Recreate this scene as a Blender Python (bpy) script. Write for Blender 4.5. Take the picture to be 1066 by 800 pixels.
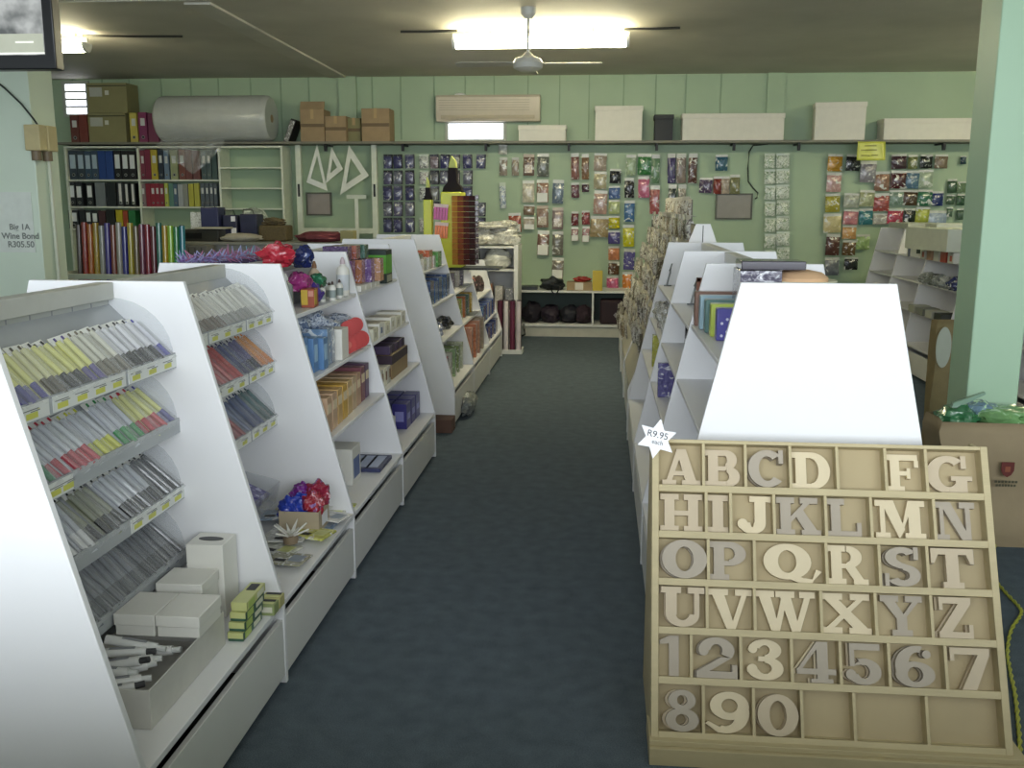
import bpy, math, random
from mathutils import Vector, Matrix, noise
for o in list(bpy.data.objects): bpy.data.objects.remove(o)
SC = bpy.context.scene
COL = SC.collection
R = random.Random(11)

# ------------------------------------------------------------------ camera
CF, CH, CP, CY, CR = 1000.0, 1.65, 0.1847, 0.0910, 0.0030
def _axes():
    cy, sy = math.cos(CY), math.sin(CY)
    f = Vector((-sy*math.cos(CP), cy*math.cos(CP), -math.sin(CP)))
    rt = Vector((cy, sy, 0)); up = rt.cross(f)
    return rt*math.cos(CR)+up*math.sin(CR), up*math.cos(CR)-rt*math.sin(CR), f
RT, UP, FW = _axes()
cam_d = bpy.data.cameras.new('camera'); cam = bpy.data.objects.new('camera', cam_d); COL.objects.link(cam)
cam_d.sensor_width = 36; cam_d.lens = CF/1066*36; cam_d.clip_start = .05; cam_d.clip_end = 100
m4 = Matrix((RT, UP, -FW)).transposed().to_4x4(); m4.translation = (0, 0, CH); cam.matrix_world = m4
SC.camera = cam

def _ray(px, py): return FW + RT*((px-533)/CF) - UP*((py-400)/CF)
def at(px, py, Y):
    d = _ray(px, py); t = Y/d.y; return Vector((d.x*t, Y, CH+d.z*t))
def at_z(px, py, z):
    d = _ray(px, py); t = (z-CH)/d.z; return Vector((d.x*t, d.y*t, z))

# ------------------------------------------------------------------ light and exposure
SC.view_settings.view_transform = 'Standard'; SC.view_settings.look = 'None'
SC.view_settings.gamma = 1; SC.view_settings.use_curve_mapping = False
SC.view_settings.exposure = 0.58
w = bpy.data.worlds.new('world'); SC.world = w; w.use_nodes = True
bg = w.node_tree.nodes['Background']; bg.inputs[0].default_value = (.80, .90, 1, 1); bg.inputs[1].default_value = 1.5
def area(name, loc, rot, sx, sy, power, col):
    l = bpy.data.lights.new(name, 'AREA'); l.shape = 'RECTANGLE'; l.size = sx; l.size_y = sy; l.energy = power; l.color = col
    o = bpy.data.objects.new(name, l); COL.objects.link(o); o.location = loc; o.rotation_euler = rot; return o
# daylight through the glazed shop front behind the camera
area('shopfront_daylight', (.9, -2.4, 2.05), (math.radians(83), 0, 0), 8.0, 1.9, 225, (.90, .96, 1.0))
TUBE_W = 34.0

# ------------------------------------------------------------------ materials
def lin(h):
    h = h.lstrip('#'); o = []
    for i in (0, 2, 4):
        c = int(h[i:i+2], 16)/255; o.append(c/12.92 if c <= .04045 else ((c+.055)/1.055)**2.4)
    return o
_M = {}
def M(h, rough=.5, var=.05, scale=12, bump=0, bscale=60, coat=0, metal=0, alpha=1, emit=0, spec=.5, stretch=None):
    key = (h, rough, var, scale, bump, bscale, coat, metal, alpha, emit, spec, stretch)
    if key in _M: return _M[key]
    m = bpy.data.materials.new('mat_'+h.strip('#')); m.use_nodes = True; nt = m.node_tree; N = nt.nodes; L = nt.links
    b = N['Principled BSDF']; c = lin(h)
    tc = N.new('ShaderNodeTexCoord'); src = tc.outputs['Object']
    if stretch:
        mp = N.new('ShaderNodeMapping'); mp.inputs['Scale'].default_value = stretch; L.new(src, mp.inputs[0]); src = mp.outputs[0]
    nz = N.new('ShaderNodeTexNoise'); nz.inputs['Scale'].default_value = scale; nz.inputs['Detail'].default_value = 4; L.new(src, nz.inputs['Vector'])
    cr = N.new('ShaderNodeValToRGB'); L.new(nz.outputs['Fac'], cr.inputs[0])
    cr.color_ramp.elements[0].position = .3; cr.color_ramp.elements[1].position = .7
    cr.color_ramp.elements[0].color = [max(0, x*(1-var)) for x in c]+[1]; cr.color_ramp.elements[1].color = [min(1, x*(1+var)) for x in c]+[1]
    L.new(cr.outputs[0], b.inputs['Base Color'])
    b.inputs['Roughness'].default_value = rough; b.inputs['Metallic'].default_value = metal
    b.inputs['Coat Weight'].default_value = coat; b.inputs['Coat Roughness'].default_value = .08
    b.inputs['Specular IOR Level'].default_value = spec; b.inputs['Alpha'].default_value = alpha
    if emit:
        L.new(cr.outputs[0], b.inputs['Emission Color']); b.inputs['Emission Strength'].default_value = emit
    if bump:
        n2 = N.new('ShaderNodeTexNoise'); n2.inputs['Scale'].default_value = bscale; n2.inputs['Detail'].default_value = 3; L.new(src, n2.inputs['Vector'])
        bp = N.new('ShaderNodeBump'); bp.inputs['Strength'].default_value = bump; bp.inputs['Distance'].default_value = .01
        L.new(n2.outputs['Fac'], bp.inputs['Height']); L.new(bp.outputs[0], b.inputs['Normal'])
    _M[key] = m; return m
def CR_(h, h2='#e8e8e4', amt=.35, scale=22, rough=.22):
    """crinkled film over a coloured content: blotches of the content and of the clear film"""
    key = ('cr', h, h2, amt, scale, rough)
    if key in _M: return _M[key]
    m = bpy.data.materials.new('mat_film_'+h.strip('#')); m.use_nodes = True; nt = m.node_tree; N = nt.nodes; L = nt.links
    b = N['Principled BSDF']; tc = N.new('ShaderNodeTexCoord')
    oi = N.new('ShaderNodeObjectInfo'); ad = N.new('ShaderNodeVectorMath'); ad.operation = 'ADD'
    mu = N.new('ShaderNodeMath'); mu.operation = 'MULTIPLY'; mu.inputs[1].default_value = 37; L.new(oi.outputs['Random'], mu.inputs[0])
    L.new(tc.outputs['Object'], ad.inputs[0]); L.new(mu.outputs[0], ad.inputs[1])
    nz = N.new('ShaderNodeTexNoise'); nz.inputs['Scale'].default_value = scale; nz.inputs['Detail'].default_value = 2; nz.inputs['Distortion'].default_value = 1.5
    L.new(ad.outputs[0], nz.inputs['Vector'])
    cr = N.new('ShaderNodeValToRGB'); L.new(nz.outputs['Fac'], cr.inputs[0]); e = cr.color_ramp.elements
    c, d = lin(h), lin(h2)
    e[0].position = .3; e[0].color = [x*.75 for x in c]+[1]; e[1].position = .8-amt*.4; e[1].color = d+[1]  # the pale stop puts the crinkle highlights into the colour
    k = cr.color_ramp.elements.new(.52+.1*(1-amt)); k.color = c+[1]
    if k.position >= e[-1].position: e[-1].position = k.position+.04
    L.new(cr.outputs[0], b.inputs['Base Color']); b.inputs['Roughness'].default_value = rough; b.inputs['Coat Weight'].default_value = .5
    n2 = N.new('ShaderNodeTexNoise'); n2.inputs['Scale'].default_value = scale*2; L.new(ad.outputs[0], n2.inputs['Vector'])
    bp = N.new('ShaderNodeBump'); bp.inputs['Strength'].default_value = .8; bp.inputs['Distance'].default_value = .01
    L.new(n2.outputs['Fac'], bp.inputs['Height']); L.new(bp.outputs[0], b.inputs['Normal'])
    _M[key] = m; return m
def film(h='#e8eef0', alpha=.22, rough=.08): return M(h, rough=rough, var=.02, alpha=alpha, coat=.3)

WHITE = M('#ebebed', rough=.42, var=.015, scale=3)
WHITE2 = M('#e2e2df', rough=.5, var=.02, scale=4)
GREYP = M('#a9aba6', rough=.5, var=.03, scale=6)
CREAM = M('#cfd3c0', rough=.5, var=.03)
DARK = M('#1c1d20', rough=.5)
BLACK = M('#0c0c0d', rough=.35)
STEEL = M('#9a9a96', rough=.3, metal=.9)
GREEN = M('#a5ba9d', rough=.55, var=.04, scale=2, bump=.08, bscale=25)
GREENP = M('#a9c7aa', rough=.45, var=.03, scale=2, bump=.05, bscale=25)
GREENL = M('#dce9d6', rough=.4, var=.03, scale=2, bump=.05, bscale=25)
CARD = M('#a38c6c', rough=.8, var=.08, scale=9)
CARD2 = M('#8f8a62', rough=.8, var=.06, scale=6)
BOXW = M('#dcd9cf', rough=.55, var=.03)
ACRY = film('#dfe4e8', .2, .06)

# ------------------------------------------------------------------ mesh builder
class MB:
    def __init__(s): s.v = []; s.f = []; s.mi = []; s.mats = []
    def m(s, mat):
        if mat not in s.mats: s.mats.append(mat)
        return s.mats.index(mat)
    def add(s, vs, fs, mat, T=None):
        b = len(s.v); k = s.m(mat)
        s.v += [tuple(T @ Vector(p)) if T else tuple(p) for p in vs]
        for f in fs: s.f.append([b+i for i in f]); s.mi.append(k)
        return s
    def box(s, x0, y0, z0, x1, y1, z1, mat, T=None):
        if x0 > x1: x0, x1 = x1, x0
        if y0 > y1: y0, y1 = y1, y0
        if z0 > z1: z0, z1 = z1, z0
        vs = [(x0,y0,z0),(x1,y0,z0),(x1,y1,z0),(x0,y1,z0),(x0,y0,z1),(x1,y0,z1),(x1,y1,z1),(x0,y1,z1)]
        return s.add(vs, [(3,2,1,0),(4,5,6,7),(0,1,5,4),(1,2,6,5),(2,3,7,6),(3,0,4,7)], mat, T)
    def prism(s, poly, axis, a, b, mat, T=None):
        """polygon in the plane across axis, run from a to b. axis x: (y,z); y: (x,z); z: (x,y)"""
        ar = sum(poly[i][0]*poly[(i+1) % len(poly)][1]-poly[(i+1) % len(poly)][0]*poly[i][1] for i in range(len(poly)))
        if (ar > 0) == (axis == 'y'): poly = poly[::-1]
        if a > b: a, b = b, a
        def P(p, t): return {'x': (t, p[0], p[1]), 'y': (p[0], t, p[1]), 'z': (p[0], p[1], t)}[axis]
        n = len(poly); vs = [P(p, a) for p in poly]+[P(p, b) for p in poly]
        fs = [tuple(range(n))[::-1], tuple(range(n, 2*n))]+[(i, (i+1) % n, n+(i+1) % n, n+i) for i in range(n)]
        return s.add(vs, fs, mat, T)
    def cyl(s, p0, p1, r0, mat, r1=None, n=12, T=None, cap=True):
        p0, p1 = Vector(p0), Vector(p1); r1 = r0 if r1 is None else r1
        d = (p1-p0).normalized(); u = d.orthogonal().normalized(); w_ = d.cross(u)
        vs = []
        for p, r in ((p0, r0), (p1, r1)):
            for i in range(n):
                a = 2*math.pi*i/n; vs.append(p+u*math.cos(a)*r+w_*math.sin(a)*r)
        fs = [(i, (i+1) % n, n+(i+1) % n, n+i) for i in range(n)]
        if cap: fs += [tuple(range(n))[::-1], tuple(range(n, 2*n))]
        return s.add(vs, fs, mat, T)
    def lathe(s, c, prof, mat, n=20, T=None):
        """prof: (r, z) from the bottom up round the vertical through c"""
        vs = []; fs = []
        for r, z in prof:
            for i in range(n):
                a = 2*math.pi*i/n; vs.append((c[0]+r*math.cos(a), c[1]+r*math.sin(a), c[2]+z))
        for k in range(len(prof)-1):
            for i in range(n): fs.append((k*n+i, k*n+(i+1) % n, (k+1)*n+(i+1) % n, (k+1)*n+i))
        fs += [tuple(range(n))[::-1], tuple(range((len(prof)-1)*n, len(prof)*n))]
        return s.add(vs, fs, mat, T)
    def tube(s, pts, r, mat, n=8):
        pts = [Vector(p) for p in pts]; vs = []; fs = []
        for k, p in enumerate(pts):
            d = (pts[min(k+1, len(pts)-1)]-pts[max(k-1, 0)]).normalized()
            u = d.cross(Vector((0, 0, 1)));  u = u.normalized() if u.length > 1e-3 else Vector((1, 0, 0)); w_ = d.cross(u)
            for i in range(n):
                a = 2*math.pi*i/n; vs.append(p+u*math.cos(a)*r+w_*math.sin(a)*r)
        for k in range(len(pts)-1):
            for i in range(n): fs.append((k*n+i, k*n+(i+1) % n, (k+1)*n+(i+1) % n, (k+1)*n+i))
        fs += [tuple(range(n))[::-1], tuple(range((len(pts)-1)*n, len(pts)*n))]
        return s.add(vs, fs, mat)
    def lump(s, c, rx, ry, rz, mat, amp=.18, fr=2.2, seed=0, nu=22, nv=14, flat=.85, T=None):
        """crumpled soft body resting at c (bottom centre)"""
        vs = []; fs = []
        for j in range(nv+1):
            th = math.pi*j/nv
            for i in range(nu):
                ph = 2*math.pi*i/nu; d = Vector((math.sin(th)*math.cos(ph), math.sin(th)*math.sin(ph), -math.cos(th)))
                k = 1+amp*noise.noise(d*fr+Vector((seed*3.1, seed, 0)))*2+amp*.5*noise.noise(d*fr*3+Vector((0, seed, 5)))
                x, y, z = d.x*k, d.y*k, d.z*k
                z = max(z, -flat); vs.append((c[0]+x*rx, c[1]+y*ry, c[2]+(z+flat)*rz))
        for j in range(nv):
            for i in range(nu): fs.append((j*nu+i, j*nu+(i+1) % nu, (j+1)*nu+(i+1) % nu, (j+1)*nu+i))
        return s.add(vs, fs, mat, T)
    def mesh(s, name='mesh'):
        me = bpy.data.meshes.new(name); me.from_pydata(s.v, [], s.f)
        for m in s.mats: me.materials.append(m)
        me.polygons.foreach_set('material_index', s.mi); me.polygons.foreach_set('use_smooth', [True]*len(s.f))
        me.update(); me.set_sharp_from_angle(angle=math.radians(35)); return me
    def build(s, name, parent=None, bevel=0, loc=None, rot=None):
        o = bpy.data.objects.new(name, s.mesh(name)); COL.objects.link(o)
        if parent: o.parent = parent
        if loc is not None: o.location = loc
        if rot is not None: o.rotation_euler = rot
        if bevel:
            b = o.modifiers.new('bevel', 'BEVEL'); b.width = bevel; b.segments = 2; b.limit_method = 'ANGLE'; b.angle_limit = math.radians(40)
        return o
def tag(o, label=None, cat=None, group=None, kind=None):
    if label: o['label'] = label
    if cat: o['category'] = cat
    if group: o['group'] = group
    if kind: o['kind'] = kind
    return o
def thing(name, label, cat, loc=(0,0,0), rz=0, group=None):
    o = bpy.data.objects.new(name, None); COL.objects.link(o); o.location = loc; o.rotation_euler = (0, 0, rz)
    return tag(o, label, cat, group)
def inst(me, name, label, cat, loc, rot=(0,0,0), group=None, scale=None, parent=None):
    o = bpy.data.objects.new(name, me); COL.objects.link(o); o.location = loc; o.rotation_euler = rot
    if scale: o.scale = scale
    if parent: o.parent = parent
    return tag(o, label, cat, group)
def copy_tree(o, parent=None):
    kids = [c for c in bpy.data.objects if c.parent == o]
    c = o.copy(); COL.objects.link(c); c.parent = parent
    for k in kids: copy_tree(k, c)
    return c
def struct(mb, name, bevel=0): return tag(mb.build(name, bevel=bevel), kind='structure')
def text(s, size, mat, name, parent, loc, rot, ext=.0006, bold=0, sx=1):
    cu = bpy.data.curves.new(name, 'FONT'); cu.body = s; cu.size = size; cu.align_x = 'CENTER'; cu.align_y = 'CENTER'; cu.extrude = ext; cu.offset = bold
    t = bpy.data.objects.new(name, cu); COL.objects.link(t); bpy.context.view_layer.update()
    me = bpy.data.meshes.new_from_object(t.evaluated_get(bpy.context.evaluated_depsgraph_get()))
    bpy.data.objects.remove(t); me.materials.clear(); me.materials.append(mat)
    o = bpy.data.objects.new(name, me); COL.objects.link(o); o.parent = parent; o.location = loc; o.rotation_euler = rot; o.scale = (sx, 1, 1); return o
ORD = 'first second third fourth fifth sixth seventh eighth ninth tenth eleventh twelfth thirteenth fourteenth fifteenth sixteenth seventeenth eighteenth nineteenth twentieth twenty-first twenty-second twenty-third twenty-fourth twenty-fifth twenty-sixth twenty-seventh twenty-eighth twenty-ninth thirtieth thirty-first'.split()
RAD = math.radians
# ================================================================== the room
WALL = 12.72; CEIL = 3.27; FR = -2.6; LX, RX = -9.0, 7.0
carpet = bpy.data.materials.new('mat_carpet'); carpet.use_nodes = True
def _carpet():
    nt = carpet.node_tree; N = nt.nodes; L = nt.links; b = N['Principled BSDF']; tc = N.new('ShaderNodeTexCoord')
    a = N.new('ShaderNodeTexNoise'); a.inputs['Scale'].default_value = 260; a.inputs['Detail'].default_value = 2; L.new(tc.outputs['Object'], a.inputs['Vector'])
    c = N.new('ShaderNodeTexNoise'); c.inputs['Scale'].default_value = 14; c.inputs['Detail'].default_value = 6; L.new(tc.outputs['Object'], c.inputs['Vector'])
    mx = N.new('ShaderNodeMath'); mx.operation = 'MULTIPLY_ADD'; mx.inputs[1].default_value = .7; L.new(a.outputs['Fac'], mx.inputs[0]); 
    m2 = N.new('ShaderNodeMath'); m2.operation = 'MULTIPLY'; m2.inputs[1].default_value = .3; L.new(c.outputs['Fac'], m2.inputs[0]); L.new(m2.outputs[0], mx.inputs[2])
    cr = N.new('ShaderNodeValToRGB'); e = cr.color_ramp.elements; e[0].position = .35; e[0].color = lin('#49545c')+[1]; e[1].position = .7; e[1].color = lin('#6d7985')+[1]
    L.new(mx.outputs[0], cr.inputs[0]); L.new(cr.outputs[0], b.inputs['Base Color']); b.inputs['Roughness'].default_value = .95; b.inputs['Specular IOR Level'].default_value = .15
    bp = N.new('ShaderNodeBump'); bp.inputs['Strength'].default_value = .5; bp.inputs['Distance'].default_value = .004; L.new(a.outputs['Fac'], bp.inputs['Height']); L.new(bp.outputs[0], b.inputs['Normal'])
_carpet()
struct(MB().box(LX, FR, -.1, RX, WALL+.2, 0, carpet), 'floor')
CONC = M('#cdc8ba', rough=.75, var=.09, scale=1.3, bump=.25, bscale=9)
struct(MB().box(LX, FR, CEIL, RX, WALL+.2, CEIL+.15, CONC), 'ceiling')
b = MB(); b.box(LX, WALL, 0, RX, WALL+.15, CEIL, GREEN)
for i in range(26):                                   # board joints covered by thin battens above the shelf
    x = -8.7+i*.405+(.03 if i % 3 else 0)
    b.box(x, WALL-.012, 2.48, x+.016, WALL, CEIL, M('#8ea488', rough=.6))
b.box(at(354, 100, WALL).x, WALL-.07, 2.48, at(372, 100, WALL).x, WALL, CEIL, GREEN)
b.box(at(798, 100, WALL).x, WALL-.05, 2.48, at(816, 100, WALL).x, WALL, CEIL, GREEN)
struct(b, 'wall_back')
struct(MB().box(LX-.15, FR, 0, LX, WALL+.2, CEIL, GREEN), 'wall_left')
struct(MB().box(RX, FR, 0, RX+.15, WALL+.2, CEIL, GREEN), 'wall_right')
# shop front behind the camera: low wall and head over the glazing
b = MB(); b.box(LX, FR-.2, 0, RX, FR, .85, GREEN); b.box(LX, FR-.2, 3.05, RX, FR, CEIL, GREEN)
for x in (-6, -3, 0, 3, 6): b.box(x-.05, FR-.15, .85, x+.05, FR-.05, 3.05, WHITE2)
struct(b, 'wall_front')
# unseen counter added to shade the low near panels and letter rack
t = thing('shade_counter', 'cream unseen counter added for shade between the shop front and the shelving rows', 'counter', (.2, .25, 0))
MB().box(-2.6, 0, .96, 2.6, .62, 1.0, M('#b9b29c')).build('top', t, .004); MB().box(-2.55, .03, 0, 2.55, .58, .96, M('#a9a590')).build('body', t)
# ceiling board joints
jm = M('#d0cdbd', rough=.7)
y = at_z(190, 2, CEIL-.02).y
struct(MB().box(-6.5, y-.02, CEIL-.012, -1.2, y+.02, CEIL, jm), 'trim_1')
p0, p1 = at_z(205, 2, CEIL), at_z(345, 76, CEIL); d = (p1-p0); ang = math.atan2(d.y, d.x)
o = struct(MB().box(0, -.11, -.02, d.length+.3, .11, 0, M('#d4d0c4', rough=.75, var=.08, scale=2)), 'trim_2'); o.location = p0; o.rotation_euler = (0, 0, ang)
for i, (a, c) in enumerate((((130, 39), (62, 60)),)): pass
# windows in the back wall, lit by the daylight outside
def window(n, x0, y0, x1, y1, bars=0):
    a, c = at(x0, y0, WALL-.02), at(x1, y1, WALL-.02)
    t = tag(bpy.data.objects.new('window_%d' % n, None), kind='structure'); COL.objects.link(t); t.location = (a.x, WALL-.02, c.z)
    w_, h = c.x-a.x, a.z-c.z
    MB().box(0, -.005, 0, w_, .01, h, M('#eef0ff', rough=.3, emit=2.2)).build('pane', t)
    f = MB(); fm = M('#aab0a4')
    f.box(-.04, -.03, -.04, w_+.04, .012, 0, fm).box(-.04, -.03, h, w_+.04, .012, h+.04, fm).box(-.04, -.03, 0, 0, .012, h, fm).box(w_, -.03, 0, w_+.04, .012, h, fm)
    for k in range(bars): f.box(0, -.02, h*(k+1)/(bars+1)-.012, w_, -.006, h*(k+1)/(bars+1)+.012, fm)
    f.build('window_frame', t)
window(1, 467, 129, 524, 145)
window(2, 68, 88, 92, 119, 3)

# pillars
p = at(38.5, 190, 7.0); YB_ = 7.32
b = MB(); b.box(-5.05, 7.0, 0, p.x, YB_, CEIL, GREENL); o = struct(b, 'pillar_left', .006); PLX = p.x
p = at(1006, 415, 5.0); q = at(1063, 380, 5.0)
b = MB(); b.box(p.x, 5.0, 0, q.x, 5.27, CEIL, GREENP); struct(b, 'pillar_right', .006); PRX = p.x

# ================================================================== fittings on ceiling, pillars and back wall
def strip_light(label, x0, x1, y, z):
    t = thing('ceiling_light', label, 'light', ((x0+x1)/2, y, z)); L = (x1-x0)/2
    MB().box(-L-.03, -.016, .03, L+.03, .016, .075, WHITE2).build('housing', t, .004)
    d = MB(); n = 10; prof = [(-.075, .03)]+[(-.075*math.cos(math.pi*i/n), .03-.09*math.sin(math.pi*i/n)) for i in range(1, n)]+[(.075, .03)]
    d.prism(prof, 'x', -L, L, M('#fff6cf', rough=.4, var=.01, emit=TUBE_W)); d.build('diffuser', t)
    for s in (-1, 1): MB().prism([(a*1.08, c-.002) for a, c in prof], 'x', s*L, s*(L+.03), WHITE2).build('end_cap', t)
    MB().box(-L*.6, -.01, .075, -L*.6+.02, .01, CEIL-z, STEEL).box(L*.6, -.01, .09, L*.6+.02, .01, CEIL-z, STEEL).build('hanger', t)
a, c = at_z(475, 41, CEIL-.1), at_z(652, 38, CEIL-.1)
strip_light('long glowing fluorescent ceiling light behind the ceiling fan', a.x, c.x, (a.y+c.y)/2, CEIL-.13); LY = (a.y+c.y)/2
a2, c2 = at_z(40, 45, CEIL-.1), at_z(84, 43, CEIL-.1)
strip_light('bright ceiling light half hidden by the hanging television', a2.x, c2.x, a2.y, CEIL-.13)
for (lx_, ly_, ll) in ((4.9, LY, 'unseen ceiling light added beyond the green pillar'),):
    strip_light(ll, lx_-.75, lx_+.75, ly_, CEIL-.13)  # unseen lamp added to brighten the pillar side of the room
# thin dark tubes along the ceiling beside the fittings
g = 'thin dark lines on the ceiling'
for (x0, y0, x1, y1, l) in ((417, 33, 476, 32, 'thin dark line on ceiling, ending at the long light toward the door frames'), (650, 30, 708, 29, 'thin dark line on ceiling beside the long light toward the green pillar'), (86, 37, 190, 38, 'thin dark line on ceiling beside the light at the television')):
    s, e = at_z(x0, y0, CEIL-.01), at_z(x1, y1, CEIL-.01)
    tag(MB().tube([s, (s+e)/2+Vector((0, .02, 0)), e], .012, M('#3b3a34'), 8).build('ceiling_line'), l, 'conduit', g)
# fan
s = at_z(550, 8, CEIL); hub = at(550, 66, s.y)
t = thing('ceiling_fan', 'white ceiling fan with down rod in front of the glowing light', 'fan', (s.x, s.y, CEIL))
fm = M('#c9c9c2', rough=.4); dz = hub.z-CEIL
MB().lathe((0, 0, 0), [(.03, -.09), (.06, -.06), (.065, 0)], fm).build('canopy', t)
MB().cyl((0, 0, 0), (0, 0, dz+.04), .011, fm).build('down_rod', t)
MB().lathe((0, 0, dz), [(.02, -.07), (.07, -.065), (.12, -.04), (.13, 0), (.11, .035), (.05, .06), (.02, .09)], fm, 24).build('motor', t)
for k, a_ in enumerate((176, -4 if 0 else 2, 92)):
    T = Matrix.Translation((0, 0, dz)) @ Matrix.Rotation(RAD(a_), 4, 'Z') @ Matrix.Rotation(RAD(10), 4, 'X')
    bl = MB(); bl.prism([(.10, -.02), (.2, -.05), (.58, -.065), (.62, -.04), (.62, .04), (.58, .065), (.2, .05), (.10, .02)], 'z', -.004, .004, M('#a7a59c', rough=.5), T); bl.build('blade', t, )
# hanging television, top corner of the view
a = at(59, 72, 4.5); TVW, TVH = .98, .60
t = thing('television', 'black framed television hanging from the ceiling, showing a grey picture', 'television', (a.x-TVW/2, 4.5, a.z), 0)
MB().box(-TVW/2, 0, 0, TVW/2, .07, TVH, BLACK).build('casing', t, .006)
tv = bpy.data.materials.new('mat_screen'); tv.use_nodes = True
def _tv():
    nt = tv.node_tree; N = nt.nodes; L = nt.links; b = N['Principled BSDF']; tc = N.new('ShaderNodeTexCoord')
    v = N.new('ShaderNodeTexNoise'); v.inputs['Scale'].default_value = 9; v.inputs['Detail'].default_value = 3; L.new(tc.outputs['Object'], v.inputs['Vector'])
    cr = N.new('ShaderNodeValToRGB'); e = cr.color_ramp.elements; e[0].position = .35; e[0].color = (.09, .1, .1, 1); e[1].position = .65; e[1].color = (.42, .44, .43, 1)
    L.new(v.outputs['Fac'], cr.inputs[0]); L.new(cr.outputs[0], b.inputs['Emission Color']); b.inputs['Emission Strength'].default_value = .8; b.inputs['Base Color'].default_value = (.02, .02, .02, 1); b.inputs['Roughness'].default_value = .1
_tv()
sc = MB(); sc.box(-TVW/2+.05, -.003, .065, TVW/2-.05, .0, TVH-.05, tv); sc.box(-TVW/2+.05, -.005, .075, TVW/2-.052, -.003, .16, M('#a9ab9a', emit=.35)); sc.box(-TVW/2+.05, -.006, .068, TVW/2-.05, -.004, .076, M('#d9d9d0', emit=.5))
sc.box(TVW/2-.19, -.0062, .118, TVW/2-.10, -.0052, .126, M('#d9d9d0', emit=.5)); sc.build('screen', t)
MB().cyl((0, .1, TVH*.6), (0, .1, CEIL-a.z), .02, BLACK).box(-.15, .07, TVH*.3, .15, .11, TVH*.75, BLACK).build('ceiling_mount', t)
# poster on the pillar
p0, p1 = at(-12, 200, 6.99), at(37, 263, 6.99); W_, H_ = p1.x-p0.x, p0.z-p1.z
t = thing('price_poster', 'white printed wine bond price sheet on the pale green pillar', 'poster', ((p0.x+p1.x)/2, 6.994, p1.z))
MB().box(-W_/2, -.001, 0, W_/2, .003, H_, M('#e6ebe2', rough=.12, coat=.6)).build('sheet', t)
tm = M('#7d827c', rough=.6)
for s_, z, k in (('Big 1A', .42, .062), ('Wine Bond', .27, .064), ('R305.50', .13, .064)): text(s_, k, tm, 'lettering', t, (.055, -.003, z*H_), (RAD(90), 0, 0), bold=.0012)
# electrical boxes, conduit and cable on the pillar
bm_ = M('#c8b98a', rough=.5, var=.06)
t = thing('electrical_box', 'beige twin socket box with round brown outlets on the pale green pillar', 'electrical box', (PLX, 7.0, at(54, 157, 6.95).z))
hb = at(54, 130, 6.95).z-at(54, 157, 6.95).z
MB().box(-.01, -.10, 0, .11, -.002, hb, bm_).build('box', t, .006)
MB().box(.002, .0, 0, .12, .12, hb, bm_).build('box', t, .006)
for x, y_ in ((.045, -.05), (.065, .06)): MB().cyl((x, y_, 0), (x, y_, -.07), .035, M('#7a6a52'), n=16).build('outlet', t)
tag(MB().tube([(PLX+.02, 7.15, at(55, 160, 7.1).z), (PLX+.02, 7.15, .05)], .014, CREAM).build('pipe'), 'cream conduit pipe running down the pillar side below the socket box', 'pipe')
tag(MB().tube([at(-20, 72, 6.98), at(5, 92, 6.98), at(22, 108, 6.97), at(35, 124, 6.95), at(41, 133, 6.94)], .007, M('#39423a')).build('power_cable'), 'thin dark cable sagging down the pillar into the beige socket box', 'cable')

# long wall shelf
SY = 12.32; SZ = at(600, 146.5, SY).z; SX0, SX1 = at(66, 150, SY).x-.1, at(1013, 150, SY).x+.25
t = thing('wall_shelf', 'long grey shelf running high along the whole green back wall', 'shelf', (0, SY, SZ))
MB().box(SX0, 0, -.03, SX1, WALL-SY-.002, 0, M('#7e7c70', rough=.6)).build('board', t, .003)
for px in (337, 418, 505, 592, 684, 765, 833, 905, 985):
    x = at(px, 152, SY).x; k = MB(); k.box(x-.012, .05, -.05, x+.012, WALL-SY-.002, -.03, DARK).prism([(.05, -.05), (.12, -.05), (.10, -.12), (.06, -.12)], 'x', x-.016, x+.016, DARK); k.build('bracket', t)
def on_shelf(name, label, cat, px0, px1, pytop, mat, depth=.28, y=SY+.03, extra=None, bevel=.004, rz=0):
    a, c = at(px0, pytop, y), at(px1, pytop, y); h = a.z-SZ
    t = thing(name, label, cat, ((a.x+c.x)/2, y, SZ+.001), rz); w_ = (c.x-a.x)/2
    MB().box(-w_, 0, 0, w_, depth, h, mat).build('body', t, bevel)
    f = MB(); tape = M('#b59a6e', rough=.35)
    if extra == 'carton':
        f.box(-w_+.0, -.002, h*.5-.02, w_, 0, h*.5+.02, M('#6f5b40')).box(-.02, -.002, h*.7, .02, -.0, h, tape).box(-.02, 0, h, .02, depth, h+.002, tape)
        f.build('tape', t)
    if extra == 'lid': MB().box(-w_-.008, -.008, h-.05, w_+.008, depth+.008, h+.006, mat).build('lid', t, bevel)
    return t, w_, h
on_shelf('carton', 'white square cardboard carton on the wall shelf beside black box', 'box', 620, 669, 111, BOXW, .3, extra='lid')
on_shelf('carton', 'flat white carton on the wall shelf under the beige air conditioner', 'box', 540, 589, 131, BOXW, .25, extra='lid')
on_shelf('storage_box', 'small black box on the wall shelf between two white cartons', 'box', 682, 701, 120, M('#23262b', rough=.6), .22, extra='lid')
on_shelf('carton', 'long white carton on the wall shelf next to the small black box', 'box', 711, 817, 119, BOXW, .27, extra='lid')
on_shelf('carton', 'white tall carton on the wall shelf above the yellow notice', 'box', 850, 902, 107, BOXW, .3, extra='lid', rz=RAD(-6))
on_shelf('carton', 'long flat white carton at the pillar end of the wall shelf', 'box', 921, 1016, 124, BOXW, .3, extra='lid')
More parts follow.
